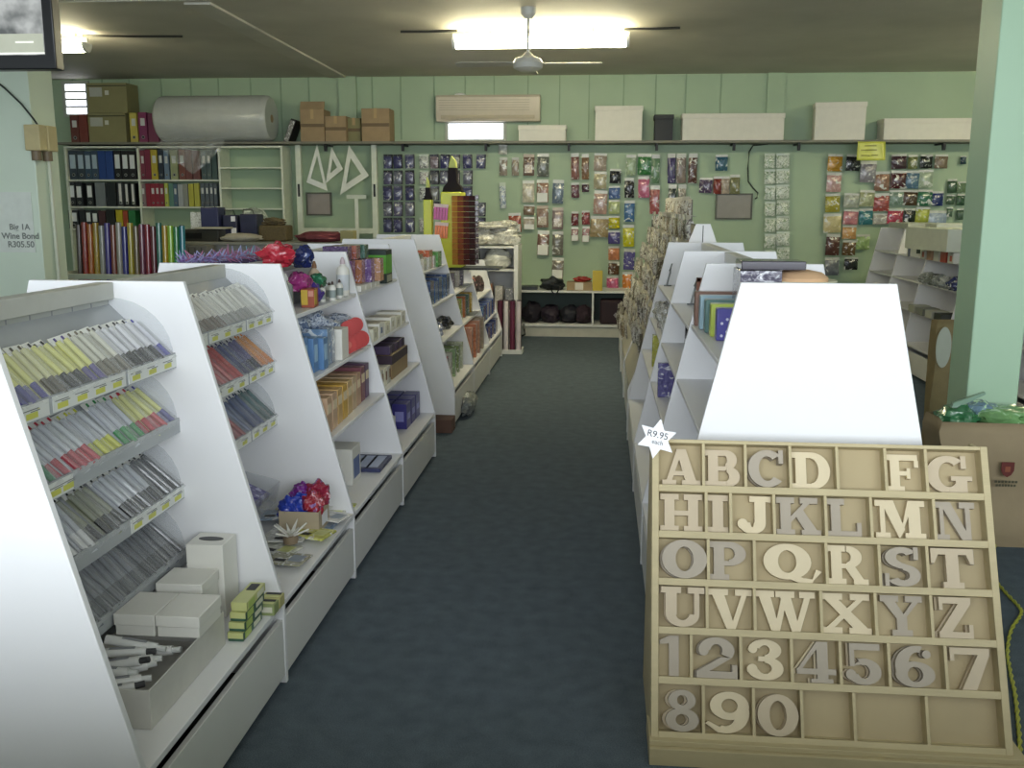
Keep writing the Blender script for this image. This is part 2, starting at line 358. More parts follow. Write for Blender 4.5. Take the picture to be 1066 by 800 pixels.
# brown cartons near the top of the door frame
t_, w_, h_ = on_shelf('carton', 'brown open carton leaning against a tilted file on the wall shelf', 'box', 312, 337, 114, CARD, .3, extra='carton')
MB().prism([(0, 0), (.02, 0), (.06, .1), (.045, .1)], 'x', -w_, w_, CARD, Matrix.Translation((0, -.0, h_))).build('flap', t_)
on_shelf('carton', 'small brown carton between the open carton and the square carton', 'box', 338, 360, 121, CARD, .3, extra='carton')
on_shelf('carton', 'square brown carton standing last in the brown carton row', 'box', 376, 405, 113, CARD, .3, extra='carton')
t_, w_, h_ = on_shelf('carton', 'low brown carton pushed back behind its brown neighbours on the shelf', 'box', 361, 375, 123, CARD2, .22, y=SY+.12, extra='carton')
a = at(300, 143, SY+.05)
t = thing('lever_arch_file', 'black and white marbled file tilted beside the brown cartons', 'file', (a.x-.07, SY+.05, SZ+.003)); t.rotation_euler = (0, RAD(22), 0)
MB().box(0, 0, 0, .07, .27, .31, M('#262423')).build('cover', t, .003); MB().box(.005, -.002, .02, .06, 0, .29, CR_('#8b8a86')).build('spine', t)
# bubble wrap roll
a, c = at(166, 98, SY+.1), at(284, 147, SY+.1); r = (at(220, 99, SY).z-SZ)/2
t = thing('bubble_wrap_roll', 'huge silver bubble wrap roll lying on the wall shelf', 'roll', ((a.x+c.x)/2, WALL-r-.012, SZ+r+.002))
L_ = (c.x-a.x)/2; rm = M('#c6c9c5', rough=.24, var=.05, scale=5, bump=.35, bscale=70, coat=.2)
n = 40; pf = [(-L_, r*.86), (-L_+.03, r*.97), (-L_+.08, r), (L_-.08, r), (L_-.03, r*.98), (L_, r*.9)]
mb = MB(); vs = []; fs = []
for x, rr in pf:
    for i in range(n): q_ = 2*math.pi*i/n; vs.append((x, rr*math.cos(q_), rr*math.sin(q_)))
for k in range(len(pf)-1):
    for i in range(n): fs.append((k*n+i, k*n+(i+1) % n, (k+1)*n+(i+1) % n, (k+1)*n+i))
fs += [tuple(range(n))[::-1], tuple(range((len(pf)-1)*n, len(pf)*n))]
mb.add(vs, fs, rm).build('wrap', t)
MB().cyl((-L_-.004, 0, 0), (L_+.004, 0, 0), .05, CARD, n=20).build('core', t)
mb = MB(); vs = []; fs = []; fx0, fx1 = at(166, 150, SY-.04).x-t.location.x, at(232, 150, SY-.04).x-t.location.x; fy = SY-.04-t.location.y; fz = SZ+.06-t.location.z
for j in range(13):
    for i in range(25):
        u, v = i/24, j/12; dep = .12+.36*max(0, 1-abs(u-.55)*1.9); vs.append((fx0+(fx1-fx0)*u+.03*math.sin(v*5), fy-.012*math.sin(u*19+v*3)-.01*math.sin(u*43)-.02*v, fz-dep*v))
for j in range(12):
    for i in range(24): q_ = j*25+i; fs.append((q_, q_+1, q_+26, q_+25))
mb.add(vs, fs, M('#e6e9e6', rough=.12, var=.02, alpha=.28, coat=.6))
mb.build('loose_film', t)
# big cartons and ring files at the far end of the shelf
def px_box(name, label, cat, x0, y0, x1, y1, Y, depth, mat, z0=None, parts=None, bev=.003, group=None):
    a, c = at(x0, y0, Y), at(x1, y1, Y); z = c.z if z0 is None else z0
    t = thing(name, label, cat, ((a.x+c.x)/2, Y, z), group=group); w_ = (c.x-a.x)/2; h = a.z-z
    MB().box(-w_, 0, 0, w_, depth, h, mat).build('body', t, bev)
    if parts: parts(t, w_, h, depth)
    return t
def lab(t, w_, h, d):
    MB().box(-w_+.03, -.002, h*.55, -w_+.2, 0, h*.85, M('#b9bbb2')).box(-w_*.1, -.002, h*.6, w_*.1, 0, h*.75, M('#d9d9cc')).build('sticker', t)
    MB().box(-w_, -.0015, h-.04, w_, -.0, h-.03, DARK).build('tape', t)
Z1 = at(100, 118, SY+.02).z
px_box('carton', 'large olive brown carton standing directly on the shelf by the bubble wrap', 'box', 91, 118, 132, 148, SY+.02, .33, CARD2, SZ+.001, lab)
px_box('carton', 'large olive brown carton stacked on top beside the small bright window', 'box', 90, 86.5, 133, 118, SY+.02, .33, CARD2, Z1+.003, lab)
def binder_mesh(h, col, label='white', w_=.075, hh=.315, dp=.26):
    mb = MB(); cm = M(col, rough=.35, var=.05); mb.box(-w_/2, 0, 0, w_/2, dp, hh, cm)
    if label == 'white' or label == 'grey':
        mb.box(-w_*.36, -.002, hh*.38, w_*.36, 0, hh*.86, M('#e8ecec' if label == 'white' else '#b4c6d2'))
    elif label == 'small': mb.box(-w_*.25, -.002, hh*.55, w_*.3, 0, hh*.8, M('#d0d2ce'))
    elif label == 'long': mb.box(-w_*.2, -.002, hh*.1, w_*.25, 0, hh*.95, M('#dcdcd8'))
    if label != 'none': mb.cyl((0, 0, hh*.16), (0, -.003, hh*.16), w_*.22, STEEL, n=12); mb.cyl((0, -.001, hh*.16), (0, -.0045, hh*.16), w_*.12, BLACK, n=12)
    return mb
def binder(label, px, pxw, pytop, pybot, Y, colr, lk, group, z0=None, cat='file', nm='ring_binder'):
    a = at(px, pytop, Y); c = at(px, pybot, Y); z = c.z if z0 is None else z0
    e = at(px+pxw, pytop, Y); w_ = (e.x-a.x)*.94
    o = binder_mesh(0, colr, lk, w_, a.z-z).build(nm, bevel=.002, loc=((a.x+e.x)/2, Y, z+.001)); tag(o, label, cat, group)
    return o
g = 'files on the wall shelf'
binder('maroon file with white spine label on wall shelf, beside the olive cartons', 72, 9, 120, 148, SY+.02, '#6b3a34', 'small', g, SZ)
binder('plain dark red file pressed against the olive cartons on wall shelf', 81, 9, 119, 148, SY+.02, '#7a3b33', 'none', g, SZ)
binder('yellow file on wall shelf between olive carton and magenta file', 134, 8, 117.5, 148, SY+.02, '#c9b95a', 'small', g, SZ)
binder('magenta file with white label on wall shelf beside yellow file', 143, 9, 117, 148, SY+.02, '#8a3a62', 'small', g, SZ)
binder('plain plum file on wall shelf under the end of the bubble wrap', 153, 11, 118, 148, SY+.02, '#7c3a55', 'none', g, SZ)
# air conditioner
a, c = at(453.5, 99, WALL-.2), at(562, 126, WALL-.2)
t = thing('air_conditioner', 'long beige wall air conditioner above the small bright window', 'air conditioner', ((a.x+c.x)/2, WALL-.002, c.z)); w_ = (c.x-a.x)/2; h = a.z-c.z
AC = M('#cdc3b0', rough=.4, var=.03)
MB().prism([(0, 0), (-.17, .0), (-.205, .06), (-.205, h-.03), (-.18, h), (0, h)], 'x', -w_, w_, AC).build('casing', t, .006)
mb = MB()
for k in range(5): mb.box(-w_*.94, -.2075, h*.42+k*.03, w_*.8, -.205, h*.42+k*.03+.006, M('#a59a83'))
mb.build('grille', t); MB().box(-w_*.9, -.209, .03, w_*.9, -.205, .075, M('#b3a78e')).build('vent_flap', t)
MB().lathe((-w_*.55, -.1, h), [(.07, 0), (.07, .02), (.03, .03)], WHITE2).build('cap', t)
# yellow notice and black cable
a, c = at(893, 147.5, SY-.02), at(920.5, 167, SY-.02); W_ = c.x-a.x; H_ = a.z-c.z
t = thing('notice', 'yellow paper notice hanging from the wall shelf edge above craft packets', 'sign', ((a.x+c.x)/2, SY-.02, c.z))
vs = []; fs = []
for j in range(9):
    for i in range(9): vs.append((-W_/2+W_*i/8, -.006*math.sin(i*.9+j*.3)-(.03*(i/8)**3*(1-j/8)), H_*j/8))
for j in range(8):
    for i in range(8): q_ = j*9+i; fs.append((q_, q_+1, q_+10, q_+9))
nb = MB().add(vs, fs, M('#cdd05a', rough=.25, var=.04)); o = nb.build('sheet', t); sm = o.modifiers.new('thick', 'SOLIDIFY'); sm.thickness = .002
mb = MB()
for z_, x0, x1 in ((.78, -.25, .18), (.55, -.38, .2), (.25, -.35, -.05), (.27, .02, .25)): mb.box(x0*W_, -.009, (z_-.04)*H_, x1*W_, -.0075, (z_+.04)*H_, M('#9a9a36'))
mb.build('printed_line', t)
cpts = [at(800, 150, WALL-.03), at(784, 151.5, WALL-.03), at(780, 158, WALL-.03), at(778.5, 175, WALL-.03), at(779, 189, WALL-.03), at(784, 196, WALL-.03), at(789, 201, WALL-.03), at(788, 206, WALL-.03), at(786, 207, WALL-.03)]
tag(MB().tube(cpts, .009, M('#2e3a30')).build('power_cable'), 'black cable curving down the back wall beside the grey noticeboard', 'cable')
# framed grey board
def board(label, x0, y0, x1, y1, face, name='noticeboard'):
    a, c = at(x0, y0, WALL-.03), at(x1, y1, WALL-.03); t = thing(name, label, 'board', ((a.x+c.x)/2, WALL-.002, c.z)); w_, h = (c.x-a.x)/2, a.z-c.z
    MB().box(-w_, -.03, 0, w_, 0, h, face).build('panel', t, .002)
    f = MB(); q_ = M('#5a5c50')
    f.box(-w_-.02, -.04, -.02, w_+.02, 0, 0, q_).box(-w_-.02, -.04, h, w_+.02, 0, h+.02, q_).box(-w_-.02, -.04, 0, -w_, 0, h, q_).box(w_, -.04, 0, w_+.02, 0, h, q_); f.build('frame', t)
board('grey framed board on the back wall above the clear bags', 747, 203, 781, 227, M('#8b867c', rough=.4))
board('grey panel on the back wall below the white set squares', 320, 202, 344, 223, M('#9a918c', rough=.5))
# sliding frame with set squares
fr = M('#dce2d2', rough=.45)
t = thing('wall_frame', 'tall cream frame with dark handles round the set squares', 'frame', (at(313, 245, 12.5).x, 12.5, at(313, 243, 12.5).z))
x1 = at(391, 243, 12.5).x-at(313, 243, 12.5).x; h = SZ-.03-.003-t.location.z
MB().box(-.035, 0, -.9, .035, .06, h, fr).build('post', t, .003); MB().box(x1-.035, 0, -.9, x1+.035, .06, h, fr).build('post', t, .003); MB().box(.035, 0, 0, x1-.035, .05, .07, fr).build('rail', t, .003)
for x in (0, x1): MB().box(x-.012, -.012, h*.42, x+.012, 0, h*.42+.16, BLACK).build('handle', t)
def set_square(label, pts, thick=.25, Y=12.44):
    P_ = [at(x, y, Y) for x, y in pts]; c = sum(P_, Vector())/3
    mb = MB(); wm = M('#eef0e6', rough=.25, alpha=.92, coat=.4)
    inner = [c+(p-c)*(1-thick*2) for p in P_]
    for i in range(3):
        j = (i+1) % 3; mb.prism([(P_[i].x, P_[i].z), (P_[j].x, P_[j].z), (inner[j].x, inner[j].z), (inner[i].x, inner[i].z)], 'y', Y, Y+.006, wm)
    h0 = min(P_, key=lambda p: -p.z); mb.tube([h0+Vector((0, .003, -.02)), Vector((h0.x, Y+.01, SZ-.032))], .003, STEEL)
    tag(mb.build('set_square'), label, 'ruler', 'white set squares hanging under the shelf')
set_square('narrow white set square hanging closest to the bookcase', [(330, 150), (319, 190), (341, 199)], .2)
set_square('white set square hanging in the middle of the three', [(345, 153), (339, 191), (357, 176)], .3, 12.46)
set_square('large white set square hanging beside the second frame post', [(363, 151), (384, 183), (354, 203)], .24, 12.42)
a = at(371, 203, 12.45)
t = thing('t_square', 'white T-square standing below the large set square', 'ruler', (a.x, 12.44, a.z))
MB().box(-.13, 0, -.05, .13, .012, 0, M('#cfd6c8', rough=.3)).build('head', t); MB().box(-.024, 0, -1.35, .024, .006, -.05, M('#dfe3d8', rough=.2)).build('blade', t)

# ================================================================== bookcase with binders
BY = 12.36
bx = [at(67, 152, BY).x, at(142.5, 152, BY).x, at(227, 152, BY).x, at(292.5, 152, BY).x]
bt = SZ-.05
t = thing('bookcase', 'tall cream open bookcase of files under the wall shelf', 'bookcase', (bx[0], BY, 0)); OX = bx[0]; cw = M('#dfe4d4', rough=.5)
D_ = WALL-BY-.01
for i, x in enumerate(bx): MB().box(x-OX-.014, 0, 0, x-OX+.014, D_, bt, cw).build('upright', t, .002)
MB().box(.014, 0, bt-.025, bx[3]-OX-.014, D_, bt, cw).build('top', t)
ZR = [at(100, 187, BY).z, at(100, 215, BY).z, at(100, 238, BY).z]
for c in (0, 1):
    for z in ZR+[.7, .3, .06]: MB().box(bx[c]-OX+.014, 0, z-.02, bx[c+1]-OX-.014, D_, z, cw).build('shelf', t)
for py in (174, 195.5, 217, 238):
    z = at(260, py, BY).z; MB().box(bx[2]-OX+.014, 0, z-.018, bx[3]-OX-.014, D_, z, cw).build('shelf', t)
def row(z, pytop, items, where):
    x = items[0][0]
    for k, (px0, px1, colr, lk, cname) in enumerate(items):
        binder('%s file%s, %s on %s' % (cname, {'white': ' with large label', 'grey': ' with blue label', 'small': ' with small label', 'long': ' with white stripe', 'none': ' without label'}[lk], ORD[k]+' along', where),
               px0, px1-px0, pytop+R.uniform(-.5, .8), 0, BY+.03, colr, lk, where, z)
row(ZR[0], 157, [(70.5, 79, '#3b4652', 'grey', 'slate blue'), (79, 87, '#3b4652', 'grey', 'slate blue'), (87, 94, '#3f5468', 'grey', 'slate blue'), (94, 101, '#45566a', 'grey', 'slate blue'), (101, 109, '#2b4a8c', 'none', 'royal blue'), (109, 117, '#2b4a8c', 'none', 'royal blue'), (117.5, 125, '#1d1c1e', 'white', 'black'), (125.5, 133, '#1d1c1e', 'white', 'black'), (133, 140.5, '#241f22', 'white', 'black')], 'top shelf of first bookcase column')
row(ZR[0], 156, [(145, 150, '#7a3246', 'small', 'plum'), (150, 156, '#7b2740', 'none', 'crimson'), (156, 163, '#b9a738', 'small', 'yellow'), (163.5, 169, '#28303e', 'small', 'navy'), (169.5, 175, '#6f8298', 'small', 'blue grey'), (176, 184, '#9aa07a', 'small', 'sage green'), (185, 192, '#7d4a3f', 'small', 'rust brown'), (192, 199, '#6e3d38', 'none', 'brown red'), (199.5, 207, '#6f4440', 'none', 'brown red'), (208.5, 214, '#4c5c5c', 'small', 'teal grey'), (214, 219, '#4c5c5c', 'small', 'teal grey'), (219.5, 225, '#3e5350', 'none', 'dark teal')], 'top shelf of middle bookcase column')
row(ZR[1], 190.5, [(70.5, 77.5, '#2a2c30', 'white', 'black'), (78, 85, '#2a2c30', 'white', 'black'), (89, 96, '#2a2c30', 'white', 'black'), (98, 109, '#7d8386', 'none', 'grey'), (109.5, 120, '#24282a', 'none', 'black'), (121, 127.5, '#3a3b3f', 'long', 'charcoal'), (128, 134, '#1b1c20', 'long', 'black'), (134.5, 140.5, '#1b1c20', 'long', 'black')], 'second shelf of first bookcase column')
row(ZR[1], 191, [(145, 151, '#8d7a7c', 'small', 'dusty pink'), (151, 156, '#8e2636', 'none', 'red'), (156, 161, '#8e2636', 'small', 'red'), (161, 165.5, '#93283a', 'small', 'red'), (165.5, 170, '#86303a', 'small', 'red'), (170.5, 174.5, '#b7c058', 'small', 'lime'), (175, 180, '#5d8477', 'none', 'sea green'), (180, 184, '#51697d', 'small', 'steel blue'), (184.5, 190, '#a7abae', 'none', 'pale grey'), (190, 195, '#8f9188', 'none', 'grey'), (195.5, 201, '#b3ae42', 'none', 'yellow'), (201.5, 207, '#b3b04a', 'none', 'yellow'), (208, 212.5, '#565e66', 'small', 'slate'), (213, 217, '#565e66', 'small', 'slate'), (217.5, 221.5, '#565e66', 'small', 'slate'), (222, 225.5, '#565e66', 'small', 'slate')], 'second shelf of middle bookcase column')
row(ZR[2], 219, [(70.5, 81, '#2a2c30', 'white', 'black'), (82, 88, '#2a2c30', 'none', 'black'), (88.5, 94.5, '#2a2c30', 'white', 'black'), (95, 101.5, '#2a2c30', 'white', 'black'), (102, 109, '#4e2f33', 'none', 'maroon'), (109.5, 119, '#20221f', 'none', 'black'), (120, 127, '#c4b52c', 'none', 'yellow'), (127.5, 132.5, '#a84a2c', 'none', 'orange red'), (133, 140.5, '#2f7d45', 'none', 'green')], 'third shelf of first bookcase column')
# ================================================================== display shelving (double sided, sloping end panels)
def bay(label, xc, y0, y1, H=1.40, top=.265, base=.555, knee=.30, near=False, sides=(1, -1), shelves=None, trays=None, tray_side=1, back='white', rail=True, group='display shelving bays', far=True, ledge=True, gap=.042):
    """one bay from panel y0 to panel y1; shelves: {side: [z..]}"""
    L = y1-y0; t = thing('display_shelf_unit', label, 'shelving', (xc, y0, 0), group=group)
    def wd(z): return base if z <= knee else base+(top-base)*(z-knee)/(H-knee)
    prof = [(-base, 0), (base, 0), (base, knee), (top, H), (-top, H), (-base, knee)]
    if far: MB().prism(prof, 'y', L-.011, L+.011, WHITE).build('side_panel', t, .0025)
    if near: MB().prism(prof, 'y', -.011, .011, WHITE).build('side_panel', t, .0025)
    ya, yb = .0115, L-.0115
    bm = GREYP if back == 'grey' else WHITE2
    mb = MB(); mb.box(-.008, ya, knee, .008, yb, H-.02, bm)
    if back == 'grey':
        n = 9
        for i in range(1, n):
            y = ya+(yb-ya)*i/n
            for s in (-1, 1): mb.box(s*.008, y-.003, knee, s*.0085, y+.003, H-.06, M('#83868a'))
    mb.build('back_panel', t)
    if rail: MB().box(-.028, ya, H-.06, .028, yb, H-.004, M('#b4b5ae', rough=.5) if back == 'grey' else WHITE2).build('top_rail', t, .003)
    for s in sides:
        if ledge:
            MB().box(s*.008, ya, knee-.02, s*(base-.002), yb, knee, WHITE).build('ledge', t, .002)
            MB().box(s*(base-.022), ya, .03, s*(base-.004), yb, knee-.02-gap, WHITE2).build('kick_panel', t, .002)
            MB().box(s*.05, ya, .0, s*(base-.09), yb, .03, DARK).build('plinth', t)
        for z in (shelves or {}).get(s, []):
            MB().box(s*.0085, ya, z-.018, s*(wd(z)-.004), yb, z, WHITE).build('shelf', t, .002)
    if trays:
        s = tray_side
        for z in trays:
            tr = MB(); tr.prism([(s*.22, z), (s*.225, z), (s*.225, z+.05), (s*.22, z+.05), (s*.22, z+.008), (s*.0085, z+.208), (s*.0085, z+.2)], 'y', ya, yb, M('#b9bdc0', rough=.25, var=.03, alpha=.75)); o = tr.build('pen_tray', t)
            pf = [(s*.009, z+.205), (s*.009, z+.232)]+[(s*(.009+.21*math.sin(a)), z+.045+.187*math.cos(a)) for a in [RAD(12*k) for k in range(1, 8)]]+[(s*.219, z+.012)]
            for yy in (ya+.004, yb-.007): MB().prism(pf, 'y', yy, yy+.003, ACRY).build('divider', o)
            segs = [(0, .26), (.27, .66), (.67, 1)] if len(trays) == 3 or z == trays[0] else [(0, .2), (.21, .34)] if z == trays[1] else [(.62, 1)] if z == trays[2] else []
            for a_, b_ in segs:
                sm = MB(); x0 = s*.2255; YA, YB = ya+(yb-ya)*a_+.004, ya+(yb-ya)*b_-.004
                sm.box(x0, YA, z+.004, x0+s*.002, YB, z+.046, M('#d8dad6', rough=.3))
                n = max(2, int((YB-YA)/.09))
                for i in range(n):
                    y = YA+(YB-YA)*(i+.2)/n; sm.box(x0+s*.002, y, z+.01, x0+s*.0026, y+.05, z+.025, M('#c9c95c')); sm.box(x0+s*.002, y-.01, z+.031, x0+s*.0026, y+.055, z+.0335, M('#777a7a')); sm.box(x0+s*.002, y+.02, z+.026, x0+s*.0026, y+.06, z+.0285, M('#777a7a'))
                sm.build('label_strip', o)
    return t
XL_ = -1.62
DY = [2.01, 3.04, 4.0, 5.07, 6.12]
SZS = [1.18, .905, .64]
T1 = [1.115, .895, .665, .44]; T2 = [1.15, .935, .70]
bay('white shelving bay holding four trays of pens, first in the long row', XL_, DY[0], DY[1], near=True, trays=T1, shelves={-1: SZS}, back='grey')
bay('white shelving bay with three pen trays above a cardboard box', XL_, DY[1], DY[2], trays=T2, shelves={-1: SZS}, back='grey')
bay('white shelving bay with flat shelves of glue, blue boxes and tan boxes', XL_, DY[2], DY[3], shelves={1: SZS, -1: SZS+[1.34]}, rail=False)
bay('white shelving bay with marker sets above dark and purple boxes', XL_, DY[3], DY[4], shelves={1: SZS, -1: SZS})
D2Y = [6.98, 8.08, 9.28, 10.45]
bay('white shelving bay with blue boxes, first after the gap in the row', XL_, D2Y[0], D2Y[1], near=True, shelves={1: [1.16, .905, .64], -1: SZS})
bay('low white shelving bay of books in front of the marker display', XL_, D2Y[1], D2Y[2], H=1.40, shelves={1: [.905, .64], -1: [.64]}, far=False, rail=False)
# the second panel and last bay are lower
def lowpanel(y0, y1, label, shelves):
    t = bay(label, XL_, y0, y1, H=1.06, top=.353, shelves={1: shelves, -1: shelves}, far=True, rail=False)
    return t
lowpanel(D2Y[2], D2Y[3], 'low white shelving bay of red and blue packets near the striped rolls', [.74, .5])
pn = [o for o in bpy.data.objects if o.name.startswith('display_shelf_unit') and abs(o.location.y-D2Y[1]) < .01][0]
L_ = D2Y[2]-D2Y[1]
MB().prism([(-.555, 0), (.555, 0), (.555, .3), (.353, 1.06), (-.353, 1.06), (-.555, .3)], 'y', L_-.011, L_+.011, WHITE).build('side_panel', pn, .0025)
for c in [c for c in pn.children if c.name.startswith('back_panel')]: bpy.data.objects.remove(c)
MB().box(-.008, .0115, .3, .008, L_-.0115, 1.04, WHITE2).build('back_panel', pn)
# right hand row
XR_ = .712
RY = [3.24, 4.30, 5.46, 6.72]
kw = dict(top=.25, base=.50)
bay('white shelving bay holding coloured photo albums, behind the letter rack', XR_, RY[0], RY[1], near=True, shelves={-1: [1.13, .885, .60], 1: [1.13, .885, .60]}, **kw)
bay('white shelving bay with nearly empty shelves behind the album bay', XR_, RY[1], RY[2], shelves={-1: [1.11, .885, .66], 1: [1.11, .885, .66]}, **kw)
bay('white shelving bay with hanging clips, before the rack of dangling packets', XR_, RY[2], RY[3], shelves={-1: [1.11, .885, .66], 1: [1.11, .885, .66]}, **kw)
# far right row, beyond the green pillar
XF = 3.55
FY = [6.75, 7.8, 8.85, 9.95, 10.9, 11.8]
for i in range(5):
    bay(['white shelving bay with boxes on three shelves, beside the green pillar', 'dim white shelving bay with a framed card, second behind the pillar', 'dim white shelving bay, third in the row behind the green pillar', 'dim white shelving bay, fourth in the row behind the green pillar', 'dim white shelving bay, last in the row under the craft packets'][i], XF, FY[i], FY[i+1], near=(i == 0), shelves={-1: [1.14, .90, .62], 1: [.9, .6]}, top=.27, base=.50)

# ------------------------------------------------------------------ pens in the trays
def pen_pack_mesh(body, cap, n=2, L=.165, w_=.05):
    mb = MB(); bm, cm, fm = M(body, rough=.18, var=.03, coat=.8), M(cap, rough=.18, coat=.8), M('#e3e5e6', rough=.06, var=.01, alpha=.10, coat=.3)
    mb.box(-w_/2, 0, .0, w_/2, L, .0012, M(body, rough=.4, var=.05)); 
    for i in range(n):
        x = (i+.5)*w_/n-w_/2; mb.cyl((x, .012, .010), (x, L*.36, .010), .0095, cm, n=10); mb.cyl((x, L*.36, .010), (x, L*.88, .010), .0085, bm, n=10); mb.cyl((x, L*.9, .008), (x, L*.96, .008), .003, cm, n=6)
    mb.box(-w_/2, L*.86, .0012, w_/2, L, .003, M('#e4e4de', rough=.3)); mb.box(-w_/2-.001, .002, .0205, w_/2+.001, L*.86, .0208, fm)
    return mb.mesh('pen_pack')
_pm = {}
def pens(xc, side, y0, y1, z, cols, where, n):
    """packets lying on a sloping tray, heads up at the back; bottom end toward the aisle"""
    for i in range(n):
        (cn, body, cap) = cols[min(int(i*len(cols)/n), len(cols)-1)]
        key = (body, cap)
        if key not in _pm: _pm[key] = pen_pack_mesh(body, cap, 2, .20, .058)
        y = y0+.055+(y1-y0-.10)*i/(n-1); sl = math.atan2(.20, .212)
        # local y of the packet runs from the lip up to the back
        up = Vector((-side*math.cos(sl), 0, math.sin(sl))); nn = Vector((side*math.sin(sl), 0, math.cos(sl))); xx = up.cross(nn)
        lean = R.uniform(.12, .35); rot = Matrix((xx, up, nn)).transposed()
        rot = rot @ Matrix.Rotation(R.uniform(-.11, .11), 3, 'Z') @ Matrix.Rotation(-side*lean, 3, 'Y')
        o = bpy.data.objects.new('pen_pack', _pm[key]); COL.objects.link(o)
        m = rot.to_4x4(); m.translation = Vector((xc+side*.214, y, z+.016))+nn*R.uniform(.004, .016)
        o.matrix_world = m
        tag(o, '%s pen packet, %s along the %s' % (cn, ORD[i], where), 'pen packet', 'pen packets in the '+where)
YL, SV, PU, BLK = '#d3d384', '#c3c6cc', '#4c4a8a', '#2b2a2e'
pens(XL_, 1, DY[0], DY[1], T1[0], [('yellow and red', YL, '#a33838'), ('yellow and purple', YL, PU), ('pale yellow and brown', '#d0cfa2', '#5c574c'), ('yellow and black', YL, BLK), ('yellow and violet', YL, '#544a80'), ('clear beige', '#c9c8b8', '#6f6a5c'), ('white and black', '#d9d9de', BLK), ('white and black', '#d9d9de', BLK), ('white and blue', '#dadae4', '#44449a')], 'top tray of first bay', 14)
pens(XL_, 1, DY[0], DY[1], T1[1], [('clear and blue', '#b4bcb8', '#3c4a92'), ('silver and green', SV, '#2f7a52'), ('silver and red', SV, '#a83242'), ('clear and red', '#c9cdd0', '#b03040'), ('grey and yellow', SV, '#c0c23a'), ('silver and green', SV, '#3c8a50'), ('yellow and red', YL, '#b23a44'), ('yellow and purple', YL, PU)], 'second tray of first bay', 14)
pens(XL_, 1, DY[0], DY[1], T1[2], [('grey and purple', '#9a9cae', '#5a588e'), ('silver and white', SV, '#dcdcdc'), ('olive and black', '#8c8f78', BLK), ('silver and black', SV, BLK), ('black', '#4a4b50', BLK)], 'third tray of first bay', 14)
pens(XL_, 1, DY[0], DY[1], T1[3], [('yellow and black', '#a8a868', BLK), ('grey', '#7c8088', '#50545a'), ('dark grey', '#5a5e66', '#3a3c42')], 'lowest tray of first bay', 14)
pens(XL_, 1, DY[1], DY[2], T2[0], [('gold and white', '#c9bb8c', '#8d8a84'), ('silver and brown', '#cfcbbf', '#6d6258'), ('white and silver', '#dcdbd2', '#9c9c98'), ('white', '#e0dfd8', '#c9c9c4')], 'topmost tray of second bay', 14)
pens(XL_, 1, DY[1], DY[2], T2[1], [('dark brown', '#4a3b3c', '#33282a')]*5+[('red', '#b23a38', '#a82a30')]*3+[('navy', '#3c4272', '#2c2e58')]*2+[('purple and black', '#56507e', '#2c2a3e')]+[('orange', '#cf8a3a', '#c87828')]*2, 'middle tray of second bay', 13)
pens(XL_, 1, DY[1], DY[2], T2[2], [('dark grey', '#47484c', '#2c2d30')]*5+[('red', '#9c2f3c', '#8c2430')]*3+[('navy blue', '#344a7c', '#28386a')]*3+[('teal', '#2c5c5c', '#24484a')]*2, 'lowest tray of second bay', 13)

# ------------------------------------------------------------------ goods: boxes, bottles, bags
def goods(name, label, cat, x, y, z, sx, sy, sz, mat, rz=0, face=None, lid=None, bevel=.002, group=None, tilt=0, par=None):
    """a box x centre, y near face, bottom z; face: (material, x0, x1, z0, z1, side) print patches as fractions"""
    t = thing(name, label, cat, (x, y, z+.001), rz, group); t.rotation_euler = (tilt, 0, rz)
    mb = MB(); mb.box(-sx/2, 0, 0, sx/2, sy, sz, mat); mb.build('body', t, bevel)
    if face:
        f = MB()
        for (m_, a0, a1, z0, z1, sd) in face:
            if sd == 'f': f.box(-sx/2+sx*a0, -.0012, sz*z0, -sx/2+sx*a1, 0, sz*z1, m_)
            elif sd == '+': f.box(sx/2, sy*a0, sz*z0, sx/2+.0012, sy*a1, sz*z1, m_)
            elif sd == '-': f.box(-sx/2-.0012, sy*a0, sz*z0, -sx/2, sy*a1, sz*z1, m_)
            elif sd == 't': f.box(-sx/2+sx*a0, sy*z0, sz, -sx/2+sx*a1, sy*z1, sz+.0012, m_)
        f.build('print', t)
    if lid: MB().box(-sx/2-.003, -.003, sz-lid, sx/2+.003, sy+.003, sz+.004, mat).build('lid', t, .002)
    return t
def open_box(name, label, cat, x, y, z, sx, sy, sz, mat, rz=0, th=.004):
    t = thing(name, label, cat, (x, y, z+.001), rz); mb = MB()
    mb.box(-sx/2, 0, 0, sx/2, sy, th, mat).box(-sx/2, 0, th, -sx/2+th, sy, sz, mat).box(sx/2-th, 0, th, sx/2, sy, sz, mat).box(-sx/2+th, 0, th, sx/2-th, th, sz, mat).box(-sx/2+th, sy-th, th, sx/2-th, sy, sz, mat)
    mb.build('tray', t, .001); return t
def bottle(label, x, y, z, r, h, mat, capm, group=None, labm=None):
    t = thing('bottle', label, 'bottle', (x, y, z+.001), group=group)
    MB().lathe((0, 0, 0), [(r*.9, 0), (r, .005), (r, h*.62), (r*.85, h*.72), (r*.35, h*.8), (r*.32, h*.84)], mat, 16).build('body', t)
    MB().lathe((0, 0, 0), [(r*.42, h*.82), (r*.4, h*.9), (r*.16, h), (r*.1, h)], capm, 12).build('cap', t)
    if labm: MB().lathe((0, 0, 0), [(r*1.01, h*.15), (r*1.01, h*.55)], labm, 16).build('label', t)
    return t
